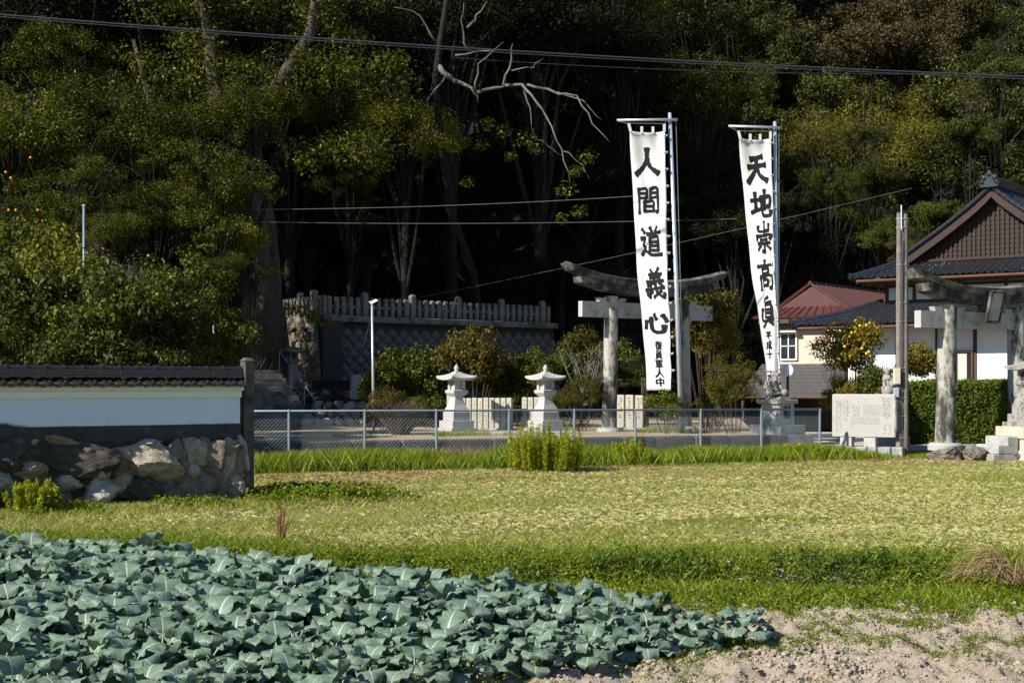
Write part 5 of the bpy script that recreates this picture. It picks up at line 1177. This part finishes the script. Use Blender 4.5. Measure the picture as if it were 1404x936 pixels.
def twig_bush(name, loc, n, h, spread, label, mat='twig', cat='shrub', seed=1, r0=.012, group=None):
    rr = random.Random(seed); mb = MB()
    for i in range(n):
        a = rr.uniform(0, 6.28); sp = rr.uniform(.1, 1) * spread; hh = h * rr.uniform(.6, 1); p0 = Vector((math.cos(a) * sp * .12, math.sin(a) * sp * .12, 0)); p2 = Vector((math.cos(a) * sp, math.sin(a) * sp, hh)); p1 = p0.lerp(p2, .5) + Vector((rr.uniform(-.1, .1), rr.uniform(-.1, .1), .06)) * spread
        mb.tube([p0, p1, p2], [r0, r0 * .7, r0 * .25], 4)
        for j in range(3):
            s = p1.lerp(p2, rr.uniform(0, .8)); q = s + Vector((rr.uniform(-.3, .3) * spread, rr.uniform(-.3, .3) * spread, hh * rr.uniform(.08, .25))); mb.tube([s, q], [r0 * .5, r0 * .15], 3)
    o = mb.build(name, M[mat]); o.location = loc; tag(o, label, cat, group); return o
twig_bush('bare_bush', P(548, 603, 43.2), 210, 1.25, 1.05, 'brown leafless twiggy bush rising through the green bush at the fence', seed=2)
twig_bush('bare_sapling', (X(806, 50), 50, YZ + .8), 26, 2.2, 1.2, 'bare branching sapling left of the torii pillar', 'bark_grey', 'tree', 3, .03)
twig_bush('bare_bush', (X(160, 40.5), 40.5, 3.8), 110, 1.9, 1.5, 'grey leafless thicket in the shrubs above the white wall', 'bark_grey', seed=5, r0=.013)
twig_bush('bare_bush', (X(330, 47), 47, 1.6), 50, 1.6, 1.2, 'grey leafless thicket beside the huge trunk', 'bark_grey', seed=6, r0=.012)
twig_bush('dry_stalks', P(384, 742, 20.1), 16, .55, .25, 'reddish dry stalks standing at the edge of the broccoli field', 'redstem', 'weed', 7, .008)
# fruits
for e_, mt, n, s_ in ((ct, 'fruit_y', 26, .05),):
    fm = MB().lathe([(.05 * math.sin(a) + .0005, .05 - .05 * math.cos(a)) for a in np.linspace(.02, 3.12, 8)], 0, 0, 10).mesh('fruit', M[mt], True)
    rr = random.Random(3)
    for i in range(n):
        a = rr.uniform(3.3, 6.1); sc = e_.children[1].scale; z = rr.uniform(.35, 1.6); q = rr.uniform(.75, 1.0)
        link('fruit', fm, e_, (math.cos(a) * q * sc.x, math.sin(a) * q * sc.y, e_.children[1].location.z + z * sc.z))
    e_.rotation_euler = (0, 0, 0)
fm = MB().lathe([(.04 * math.sin(a) + .0005, .04 - .04 * math.cos(a)) for a in np.linspace(.02, 3.12, 8)], 0, 0, 10).mesh('persimmon', M['fruit'], True)
for i, (px, py) in enumerate(((12, 290), (22, 290), (52, 290), (42, 218), (15, 246), (8, 238))):
    o = link('persimmon', fm, None, P(px, py, 41.5)); tag(o, 'ripe orange persimmon hanging in the dark shrubs above the wall', 'fruit', 'persimmons hanging above the wall')
# palm behind the torii
pe = empty('fan_palm', (X(884, 52), 52, YZ + 1.6), 'dark fan palm in the shade behind the torii', 'palm'); MB().tube([(0, 0, -1.7), (0, 0, .2)], [.16, .12], 8).build('trunk', M['bark'], pe, smooth=True)
rr = random.Random(5)
for i in range(22):
    a = rr.uniform(0, 6.28); el = rr.uniform(-.2, 1.2); mb = MB(); dv = Vector((math.cos(a) * math.cos(el), math.sin(a) * math.cos(el), math.sin(el))); sd = Vector((-math.sin(a), math.cos(a), 0)); c = dv * .7
    mb.tube([(0, 0, .1), c], .012, 4)
    for j in range(13):
        b = (j - 6) / 6 * 1.25; t2 = dv * math.cos(b) + sd * math.sin(b); w = sd * math.cos(b) - dv * math.sin(b); tip = c + t2 * .62 + Vector((0, 0, -.16)); m_ = c + t2 * .36
        mb.add([c, m_ + w * .03, tip, m_ - w * .03], [(0, 1, 2, 3)])
    mb.build('frond', M['palm'], pe)
# hedge
d = 46.6; hx0, hx1 = X(1243, d), X(1420, d); he2 = empty('clipped_hedge', ((hx0 + hx1) / 2, d, .3), 'neatly clipped bright green hedge before the white house', 'hedge')
hw = (hx1 - hx0) / 2; hh = Z(525, d) - .3; rg_ = np.random.default_rng(77); n = 30000
f = rg_.random(n); u = rg_.uniform(-1, 1, n) * hw; pos = np.where((f < .62)[:, None], np.stack([u, -.6 + rg_.normal(size=n) * .06, rg_.random(n) * hh], 1), np.stack([u, rg_.uniform(-.6, .6, n), hh + rg_.normal(size=n) * .05], 1))
pos = np.where(((f > .86) & (f < .93))[:, None], np.stack([u, -.55 + rg_.normal(size=n) * .08, hh - .06 + rg_.normal(size=n) * .06], 1), pos)
pos = np.where((f > .93)[:, None], np.stack([-hw + rg_.normal(size=n) * .05, rg_.uniform(-.6, .6, n), rg_.random(n) * hh], 1), pos)
pos += (fbm(pos[:, 0] + 9, pos[:, 2] + 5, 2.2, 3, 1) - .5)[:, None] * np.array([0, -.22, .16])
V = leaf_cloud(rg_, pos, np.full(n, .05), 1, .075, .045, up=.3, out=.8); link('foliage', np_mesh('foliage', V, quads(V), M['hedge']), he2)
MB().box(0, 0, .02, hw * 2 - .2, .95, hh - .10).build('twig_core', M['leaf_litter'], he2)

# ------------------------------------------------------------------ field plants
def blades(name, X_, Y_, Zb, h, w, lean, mat, label, cat, rg, flatlie=False, kind='stuff'):
    "one triangular blade per point, split once so that it bends"
    n = len(X_); a = rg.uniform(0, 2 * np.pi, n); hh = h * (.5 + rg.random(n)); ww = w * (.6 + .8 * rg.random(n)); ln = lean * (.3 + 1.2 * rg.random(n)) * hh
    dx, dy = np.cos(a), np.sin(a); b = rg.uniform(0, 2 * np.pi, n); sx_, sy_ = np.cos(b) * ww / 2, np.sin(b) * ww / 2
    p0 = np.stack([X_ - sx_, Y_ - sy_, Zb], 1); p1 = np.stack([X_ + sx_, Y_ + sy_, Zb], 1)
    m0 = np.stack([X_ + dx * ln * .46 + sx_ * .7, Y_ + dy * ln * .46 + sy_ * .7, Zb + hh * .55], 1); tip = np.stack([X_ + dx * ln, Y_ + dy * ln, Zb + hh], 1)
    if flatlie:
        m0[:, 2] = Zb + .02 + .02 * rg.random(n); tip[:, 2] = Zb + .03 * rg.random(n)
    V = np.stack([p0, p1, m0, tip], 1).reshape(-1, 3)
    o = link(name, np_mesh(name, V, quads(V), M[mat])); tag(o, label, cat, None, kind); return o
rg_ = np.random.default_rng(101)
def frustum_pts(n, y0, y1, rg, marg=1.45):
    n = int(n * 1.3)
    y = y0 * (y1 / y0) ** rg.random(n); x = rg.uniform(-.36 * marg, .36 * marg, n) * y; return x, y
def field_mask(x, y):
    "mown field: beyond the bank, before the fence grass, right of the wall"
    fo = (x - FA.x) * FN.x + (y - FA.y) * FN.y; wo = (x - WE.x) * -WD.y + (y - WE.y) * WD.x
    ok = (y > bank_y(x) - .1) & (fo < -.5); ok &= ~((wo > -.2) & (wo < .7) & (x < WE.x - .1)); return ok
x, y = frustum_pts(400000, 15, 46, rg_); m = field_mask(x, y); x, y = x[m], y[m]; g = fbm(x * .6, y, .45, 4, 8)
k = rg_.random(len(x)) < np.clip((g - .30) * 3.2, .12, 1); x1, y1 = x[k], y[k]
blades('mown_grass', x1, y1, ground_z(x1, y1) - .01, .065, .008, 1.1, 'mown', 'short mown yellow-green grass covering the field', 'grass', rg_)
x, y = frustum_pts(150000, 15, 46, rg_); m = field_mask(x, y); x, y = x[m], y[m]; g = fbm(x, y * 1.4, .35, 4, 18); k = rg_.random(len(x)) < np.clip((g - .40) * 4, .05, .8); x, y = x[k], y[k]
blades('straw_clippings', x, y, ground_z(x, y) + .012, .12, .0055, 1.0, 'straw', 'pale straw clippings lying over the mown field', 'straw', rg_, True)
x, y = frustum_pts(130000, 17, 46, rg_); m = field_mask(x, y); x, y = x[m], y[m]; fo = (x - FA.x) * FN.x + (y - FA.y) * FN.y; g = fbm(x * .4, y * 1.6, .4, 4, 28); k = rg_.random(len(x)) < np.clip((g - .40) * 6, .0, 1) * sstep(-9, -2.5, fo); x, y = x[k], y[k]
blades('brown_clippings', x, y, ground_z(x, y) + .014, .11, .010, 1.0, 'straw_brown', 'brown dried clippings in patches near the fence', 'straw', rg_, True)
x, y = frustum_pts(140000, 17, 46, rg_); m = field_mask(x, y); x, y = x[m], y[m]; g = fbm(x * .35, y * 1.3, .5, 4, 38); k = rg_.random(len(x)) < np.clip((g - .52) * 6, .0, 1); x, y = x[k], y[k]
blades('green_regrowth', x, y, ground_z(x, y) - .01, .08, .011, .8, 'blade', 'fresh green regrowth in bands across the mown field', 'grass', rg_)
# tall grass under the fence and along the yard edge
n = 170000; t_ = rg_.uniform(-2.5, 27, n); o_ = -np.abs(rg_.normal(size=n)) * .75 + .25; x = FA.x + FD.x * t_ + FN.x * o_; y = FA.y + FD.y * t_ + FN.y * o_; hgt = .34 * (.5 + fbm(x, y, .7, 3, 4)) * (1 - .55 * sstep(16, 18.5, t_))
X_ = x; blades('tall_grass', x, y, ground_z(x, y) - .02, hgt, .010, .5, 'blade', 'tall bright green grass along the foot of the fence', 'grass', rg_)
n = 2600; t_ = rg_.uniform(-1, 6, n); o_ = rg_.uniform(-.5, .7, n); x = FA.x + FD.x * t_ + FN.x * o_; y = FA.y + FD.y * t_ + FN.y * o_
blades('dry_grass', x, y, ground_z(x, y) - .02, .42, .012, .5, 'straw_brown', 'dry brown grass stalks standing behind the fence mesh', 'grass', rg_)
n = 9000; t_ = rg_.uniform(-2, 15, n); o_ = rg_.uniform(3.0, 4.5, n) + rg_.normal(size=n) * .2; x = FA.x + FD.x * t_ + FN.x * o_; y = FA.y + FD.y * t_ + FN.y * o_; k = fbm(x, y, .6, 3, 66) > .47; x, y = x[k], y[k]
blades('yard_grass', x, y, np.full(len(x), YZ), .13, .018, .5, 'blade', 'patchy green grass in the shrine yard before the lanterns', 'grass', rg_)
def weed_patch(name, x, y, L_, W_, hgt, mat, label, rg, per=7, rad=.10):
    C = np.stack([x, y, ground_z(x, y) + hgt * (.2 + .8 * rg.random(len(x)))], 1); V = leaf_cloud(rg, C, rad * (.5 + rg.random(len(x))), per, L_, W_, flat=.5, up=.7); o = link(name, np_mesh(name, V, quads(V), M[mat])); tag(o, label, 'weeds', None, 'stuff')
n = 30000; x = rg_.uniform(-8.5, 8.5, n); y = bank_y(x) + rg_.normal(size=n) * .75 - .25; k = fbm(x, y, 1.1, 4, 61) > .45; x, y = x[k], y[k]; weed_patch('bank_weeds', x, y, .042, .020, .11, 'weed', 'bright low weeds covering the field bank', rg_)
n = 5200; x = rg_.uniform(-3, 8.5, n); y = bank_y(x) + rg_.normal(size=n) * .28 - .1 + .35 * (fbm(x, x * 0, .8, 3, 45) - .5); k = rg_.random(n) < np.clip((fbm(x, y, 1.5, 3, 88) - .46) * 5, 0, .6); x, y = x[k], y[k]; weed_patch('dark_bank_weeds', x, y, .085, .022, .20, 'weed_dark', 'darker leafy weeds clumped on top of the bank', rg_)
n = 60000; x = rg_.uniform(-8.5, 8.5, n); y = bank_y(x) + rg_.normal(size=n) * .8; k = fbm(x, y, .8, 3, 91) > .38; x, y = x[k], y[k]; blades('bank_grass', x, y, ground_z(x, y) - .01, .14, .010, .7, 'blade', 'ragged green grass on the low bank', 'grass', rg_)
n = 110000; x = rg_.uniform(-4, 7.5, n); y = bank_y(x) - .3 - np.abs(rg_.normal(size=n)) * 2.6; k = (rg_.random(n) < np.clip((fbm(x, y, 2.0, 4, 51) + .24 * sstep(-3.4, -.2, y - bank_y(x)) + .05 * sstep(3, 6, x) - .49) * 6, 0, 1)) & (y > 10); x, y = x[k], y[k]
weed_patch('soil_weeds', x, y, .030, .010, .03, 'weed', 'sparse tiny green seedlings over the bare soil', rg_, 5, .05)
n = 1400; x = rg_.uniform(3.2, 5.6, n); y = bank_y(x) - .45 + rg_.normal(size=n) * .1; k = x < 4.4; V = None
x = rg_.uniform(2.6, 4.4, 150); y = bank_y(x) - .2 + rg_.normal(size=150) * .25; weed_patch('pink_flowers', x, y, .018, .014, .22, 'flower_pink', 'tiny pink flower heads among the bank weeds', rg_, 3, .03)
# weeds and a goldenrod stand at the foot of the white wall
n = 1900; u = rg_.uniform(2.2, 8.4, n); u = u[fbm(u, u * 0, 1.1, 2, 5) > .42]; n = len(u); o_ = -.40 - np.abs(rg_.normal(size=n)) * .42; x = WO.x + WD.x * u - WD.y * o_ * -1 * -1; x = WO.x + WD.x * u + (-WD.y) * o_; y = WO.y + WD.y * u + WD.x * o_
weed_patch('wall_weeds', x, y, .06, .028, .17, 'weed', 'leafy green weeds growing along the boulder footing', rg_, 8, .14)
n = 16000; u = rg_.uniform(2.2, 9.5, n); o_ = -.2 - np.abs(rg_.normal(size=n)) * .8; x = WO.x + WD.x * u + (-WD.y) * o_; y = WO.y + WD.y * u + WD.x * o_
blades('wall_grass', x, y, ground_z(x, y) - .02, .12, .011, .8, 'mown', 'rough grass in front of the boulder footing', 'grass', rg_)
n = 500; x = X(430, 27.5) + rg_.normal(size=n) * .75; y = 27.5 + rg_.normal(size=n) * .5; weed_patch('shade_weeds', x, y, .09, .045, .26, 'weed', 'clump of green weeds beyond the concrete post', rg_, 9, .14)
def goldenrod(px, py, d, wpx, hpx, n, label, seed):
    rg = np.random.default_rng(seed); w = wpx / F * d / 2; h = hpx / F * d; loc = P(px, py, d); mb = MB(); C = []; 
    for i in range(n):
        a = rg.uniform(0, 6.28); q = w * rg.random() ** .5; bx_, by_ = q * math.cos(a), q * math.sin(a) * .7; hh = h * rg.uniform(.55, 1.0) * (1 - .3 * (q / w) ** 2); tx, ty = bx_ * 1.12 + rg.normal() * .04, by_ * 1.12
        mb.tube([(bx_, by_, -.05), (tx, ty, hh)], [.006, .003], 3)
        for f in np.linspace(.12, 1, 26): C.append((bx_ + (tx - bx_) * f, by_ + (ty - by_) * f, hh * f))
    C = np.array(C); V = leaf_cloud(rg, C, np.full(len(C), .055), 5, .10, .018, flat=1.0, up=.15, out=.3, droop=-.9)
    e = empty('goldenrod', (loc.x, d, 0), label, 'weed'); mb.build('stems', M['weed_dark'], e); link('foliage', np_mesh('foliage', V, quads(V), M['goldenrod']), e)
goldenrod(748, 645, 36.4, 98, 74, 110, 'large bright goldenrod clump standing against the fence', 1)
goldenrod(864, 640, 39.0, 44, 40, 34, 'small bright goldenrod clump at the fence right of the large one', 2)
goldenrod(50, 700, 24.0, 66, 56, 40, 'yellow tipped goldenrod stand before the boulder footing', 3)
goldenrod(1096, 632, 42.0, 90, 24, 60, 'low leafy weed clump near the fence end post', 4)
# dry arching grass at the right edge
mb = MB(); rr = random.Random(9); dl = P(1392, 800, 16.2)
for i in range(60):
    a = rr.uniform(2.2, 4.2) if i % 3 else rr.uniform(0, 6.28); l = rr.uniform(.4, 1.0); h = rr.uniform(.12, .42); dv = Vector((math.cos(a), math.sin(a) * .6, 0)); b0 = Vector((rr.uniform(-.12, .12), rr.uniform(-.1, .1), 0))
    mb.tube([b0, b0 + dv * l * .35 + Vector((0, 0, h)), b0 + dv * l * .75 + Vector((0, 0, h * .9)), b0 + dv * l + Vector((0, 0, h * .3))], [.005, .005, .004, .002], 4)
o = mb.build('dry_grass_tuft', M['straw_brown']); o.location = (dl.x, 16.2, -.05); tag(o, 'arching dry straw-coloured grass tuft on the bank', 'grass tuft')
# soil clods
rk = [np.array([v_.co[:] for v_ in rock_mesh(200 + i, M['soil_clod'], 1, .1, 9, 'clod_seed').vertices]) for i in range(3)]
tri = np.array([p_.vertices[:] for p_ in rock_mesh(200, M['soil_clod'], 1, .1, 9, 'clod_seed').polygons])
Vs, Fs = [], []; n = 40000; cx_ = rg_.uniform(.2, 7, n); cy_ = rg_.uniform(10.6, 15.2, n); k = fbm(cx_, cy_, .9, 4, 71) > .42; cx_, cy_ = cx_[k], cy_[k]; cz_ = ground_z(cx_, cy_); cl_ = fbm(cx_, cy_, 1.1, 3, 19)
for i in range(len(cx_)):
    s = (.006 + .032 * rg_.random() ** 3.2) * (1.0 if cl_[i] > .55 else .5); Vs.append(rk[i % 3] * s * np.array([1, 1, .75]) + np.array([cx_[i], cy_[i], cz_[i] + s * .2])); Fs.append(tri + i * len(rk[0]))
tag(link('soil_clods', np_mesh('soil_clods', np.concatenate(Vs), np.concatenate(Fs), M['soil_clod'])), 'crumbled pale clods over the bare soil', 'soil', None, 'stuff')

# ------------------------------------------------------------------ broccoli
t = NT('broccoli_leaf'); uvn = t.n('ShaderNodeUVMap'); sx = t.n('ShaderNodeSeparateXYZ'); t.l(uvn.outputs[0], sx.inputs[0]); oi = t.n('ShaderNodeObjectInfo')
ax = mth('ABSOLUTE', mth('SUBTRACT', sx.outputs[0], .5)); v_ = sx.outputs[1]
rib = mth('LESS_THAN', ax, mth('MULTIPLY_ADD', v_, -.026, .034))
ph = mth('FRACT', mth('MULTIPLY', mth('SUBTRACT', v_, mth('MULTIPLY', ax, .75)), 6.0)); side = mth('MULTIPLY', mth('LESS_THAN', mth('ABSOLUTE', mth('SUBTRACT', ph, .5)), .045), mth('LESS_THAN', ax, .36))
v = t.coord((1, 1, 1)); c = t.ramp(t.noise(v, 9, 4), [(.3, (.105, .160, .115)), (.7, (.165, .228, .168))])
c = t.mix(t.ramp(oi.outputs['Random'], [(0, (0, 0, 0)), (1, (.55, .55, .55))]), c, (.10, .165, .095))
c = t.mix(mth('MULTIPLY', side, .62), c, (.30, .38, .31)); c = t.mix(mth('MULTIPLY', rib, .9), c, (.46, .52, .42))
bn = t.n('ShaderNodeBump'); bn.inputs['Strength'].default_value = .35; bn.inputs['Distance'].default_value = .01
t.l(mth('ADD', t.noise(v, 22, 4), mth('MULTIPLY', side, -.6)), bn.inputs['Height']); t.l(bn.outputs[0], t.b.inputs['Normal']); t.fin(c, .5, .35)
tr = t.n('ShaderNodeBsdfTranslucent'); tr.inputs[0].default_value = (.12, .22, .08, 1); mx = t.n('ShaderNodeMixShader'); mx.inputs[0].default_value = .13; t.l(t.b.outputs[0], mx.inputs[1]); t.l(tr.outputs[0], mx.inputs[2]); t.l(mx.outputs[0], t.out.inputs[0]); M['broccoli'] = t.m
def broccoli_leaf(seed):
    rg = random.Random(seed); ns, nt_ = 15, 13; Ln = rg.uniform(.33, .43); Wd = rg.uniform(.145, .19); bend0, bend1 = rg.uniform(.35, .7), rg.uniform(-1.5, -.7); V = []; U = []; ph = [rg.uniform(0, 6.28) for _ in range(6)]
    x = z = 0.0; cl = []
    for i in range(ns):
        f = i / (ns - 1); a = bend0 + (bend1 - bend0) * f ** 1.15; cl.append((x, z, a)); x += math.cos(a) * Ln / (ns - 1); z += math.sin(a) * Ln / (ns - 1)
    for i in range(ns):
        f = i / (ns - 1); cx, cz, a = cl[i]
        for j in range(nt_):
            s = (j / (nt_ - 1)) * 2 - 1; w = Wd * max(.02, (1 - abs(2 * (.04 + .955 * f) ** .95 - 1) ** 2.0)) ** .5 * (1 + .06 * math.sin(f * 19 + ph[0] + s) * abs(s) ** 3 + .04 * math.sin(f * 37 + ph[5]) * abs(s))
            up = .10 * abs(s) ** 1.5 * w / Wd * .45 + .036 * math.sin(f * 11 + ph[1] * (1 if s > 0 else 2)) * abs(s) ** 2 + .020 * math.sin(f * 24 + ph[2] + s * 3) * abs(s) ** 2 - .075 * s * s * f * rg.uniform(.9, 1.1) * 1.5
            nx_, nz_ = -math.sin(a), math.cos(a); V.append((cx + nx_ * up + rg.uniform(-.002, .002), s * w, cz + nz_ * up)); U.append((.5 + s * .5, f))
    idx = np.arange(ns * nt_).reshape(ns, nt_); fs = [tuple(q) for q in np.stack([idx[:-1, :-1], idx[1:, :-1], idx[1:, 1:], idx[:-1, 1:]], -1).reshape(-1, 4)]
    b = len(V); L0 = .13; n = 5                                            # petiole
    for k in range(3):
        f = k / 2; r_ = .011 - .003 * f; ox, oz = -L0 * (1 - f) * math.cos(bend0), -L0 * (1 - f) * math.sin(bend0)
        for q in range(n): aa = 2 * math.pi * q / n; V.append((ox, r_ * math.cos(aa), oz + r_ * math.sin(aa) - .004)); U.append((.5, .0))
    for k in range(2):
        for q in range(n): fs.append((b + k * n + q, b + k * n + (q + 1) % n, b + (k + 1) * n + (q + 1) % n, b + (k + 1) * n + q))
    me = bpy.data.meshes.new('leaf'); me.from_pydata(V, [], fs); uv = me.uv_layers.new(name='UVMap')
    li = np.zeros(len(me.loops), dtype=np.int32); me.loops.foreach_get('vertex_index', li); uv.data.foreach_set('uv', np.array(U, dtype=np.float32)[li].ravel())
    me.polygons.foreach_set('use_smooth', np.ones(len(fs), dtype=bool)); me.materials.append(M['broccoli']); return me
BL = [broccoli_leaf(i) for i in range(8)]
stalk = MB().tube([(0, 0, -.05), (.005, 0, .12), (0, 0, .26)], [.024, .022, .016], 7).mesh('stalk', M['weed'], True)
e_dir = Vector((.857, -.514)); n_dir = Vector((-.514, -.857)); O2 = Vector((2.15, 13.15)); rr = random.Random(12); nb = 0
for j in range(13):
    i = 0
    while True:
        ue = -.234 * j * 1.0 - i * .46 + rr.uniform(-.06, .06); p_ = O2 + e_dir * ue + n_dir * (j * .56 + rr.uniform(-.06, .06)); i += 1
        if i > 48: break
        if p_.y < 7.5: continue
        px = 702 + p_.x / p_.y * F; pyt = 528 + (EYE - .35) / p_.y * F
        if px < -420: break
        if pyt > 1010 or px > 1440: continue
        edge = min(1, i / 7.0); s = (.66 + .40 * edge) * rr.uniform(.88, 1.14)
        zb = float(ground_z(p_.x, p_.y)); b = empty('broccoli_plant', (p_.x, p_.y, zb), 'leafy blue-green broccoli plant in the vegetable field', 'broccoli', 'broccoli plants in the field', rr.uniform(0, 6.28)); b.scale = (s, s, s); nb += 1
        link('stalk', stalk, b); nl = rr.randint(11, 13); off = rr.uniform(0, 6)
        for k in range(nl):
            f = k / (nl - 1); yaw = off + k * 2.4 + rr.uniform(-.25, .25); pit = -(-.15 + 1.05 * f) + rr.uniform(-.2, .2); rad = .13 - .07 * f; zz = .12 + .24 * f; q = (1.0 - .28 * f) * rr.uniform(.85, 1.12)
            link('leaf', BL[rr.randrange(8)], b, (math.cos(yaw) * rad, math.sin(yaw) * rad, zz), (rr.uniform(-.25, .25), pit * .8 + .1, yaw), (q, q, q))
print('broccoli', nb, 'objects', len(bpy.data.objects))
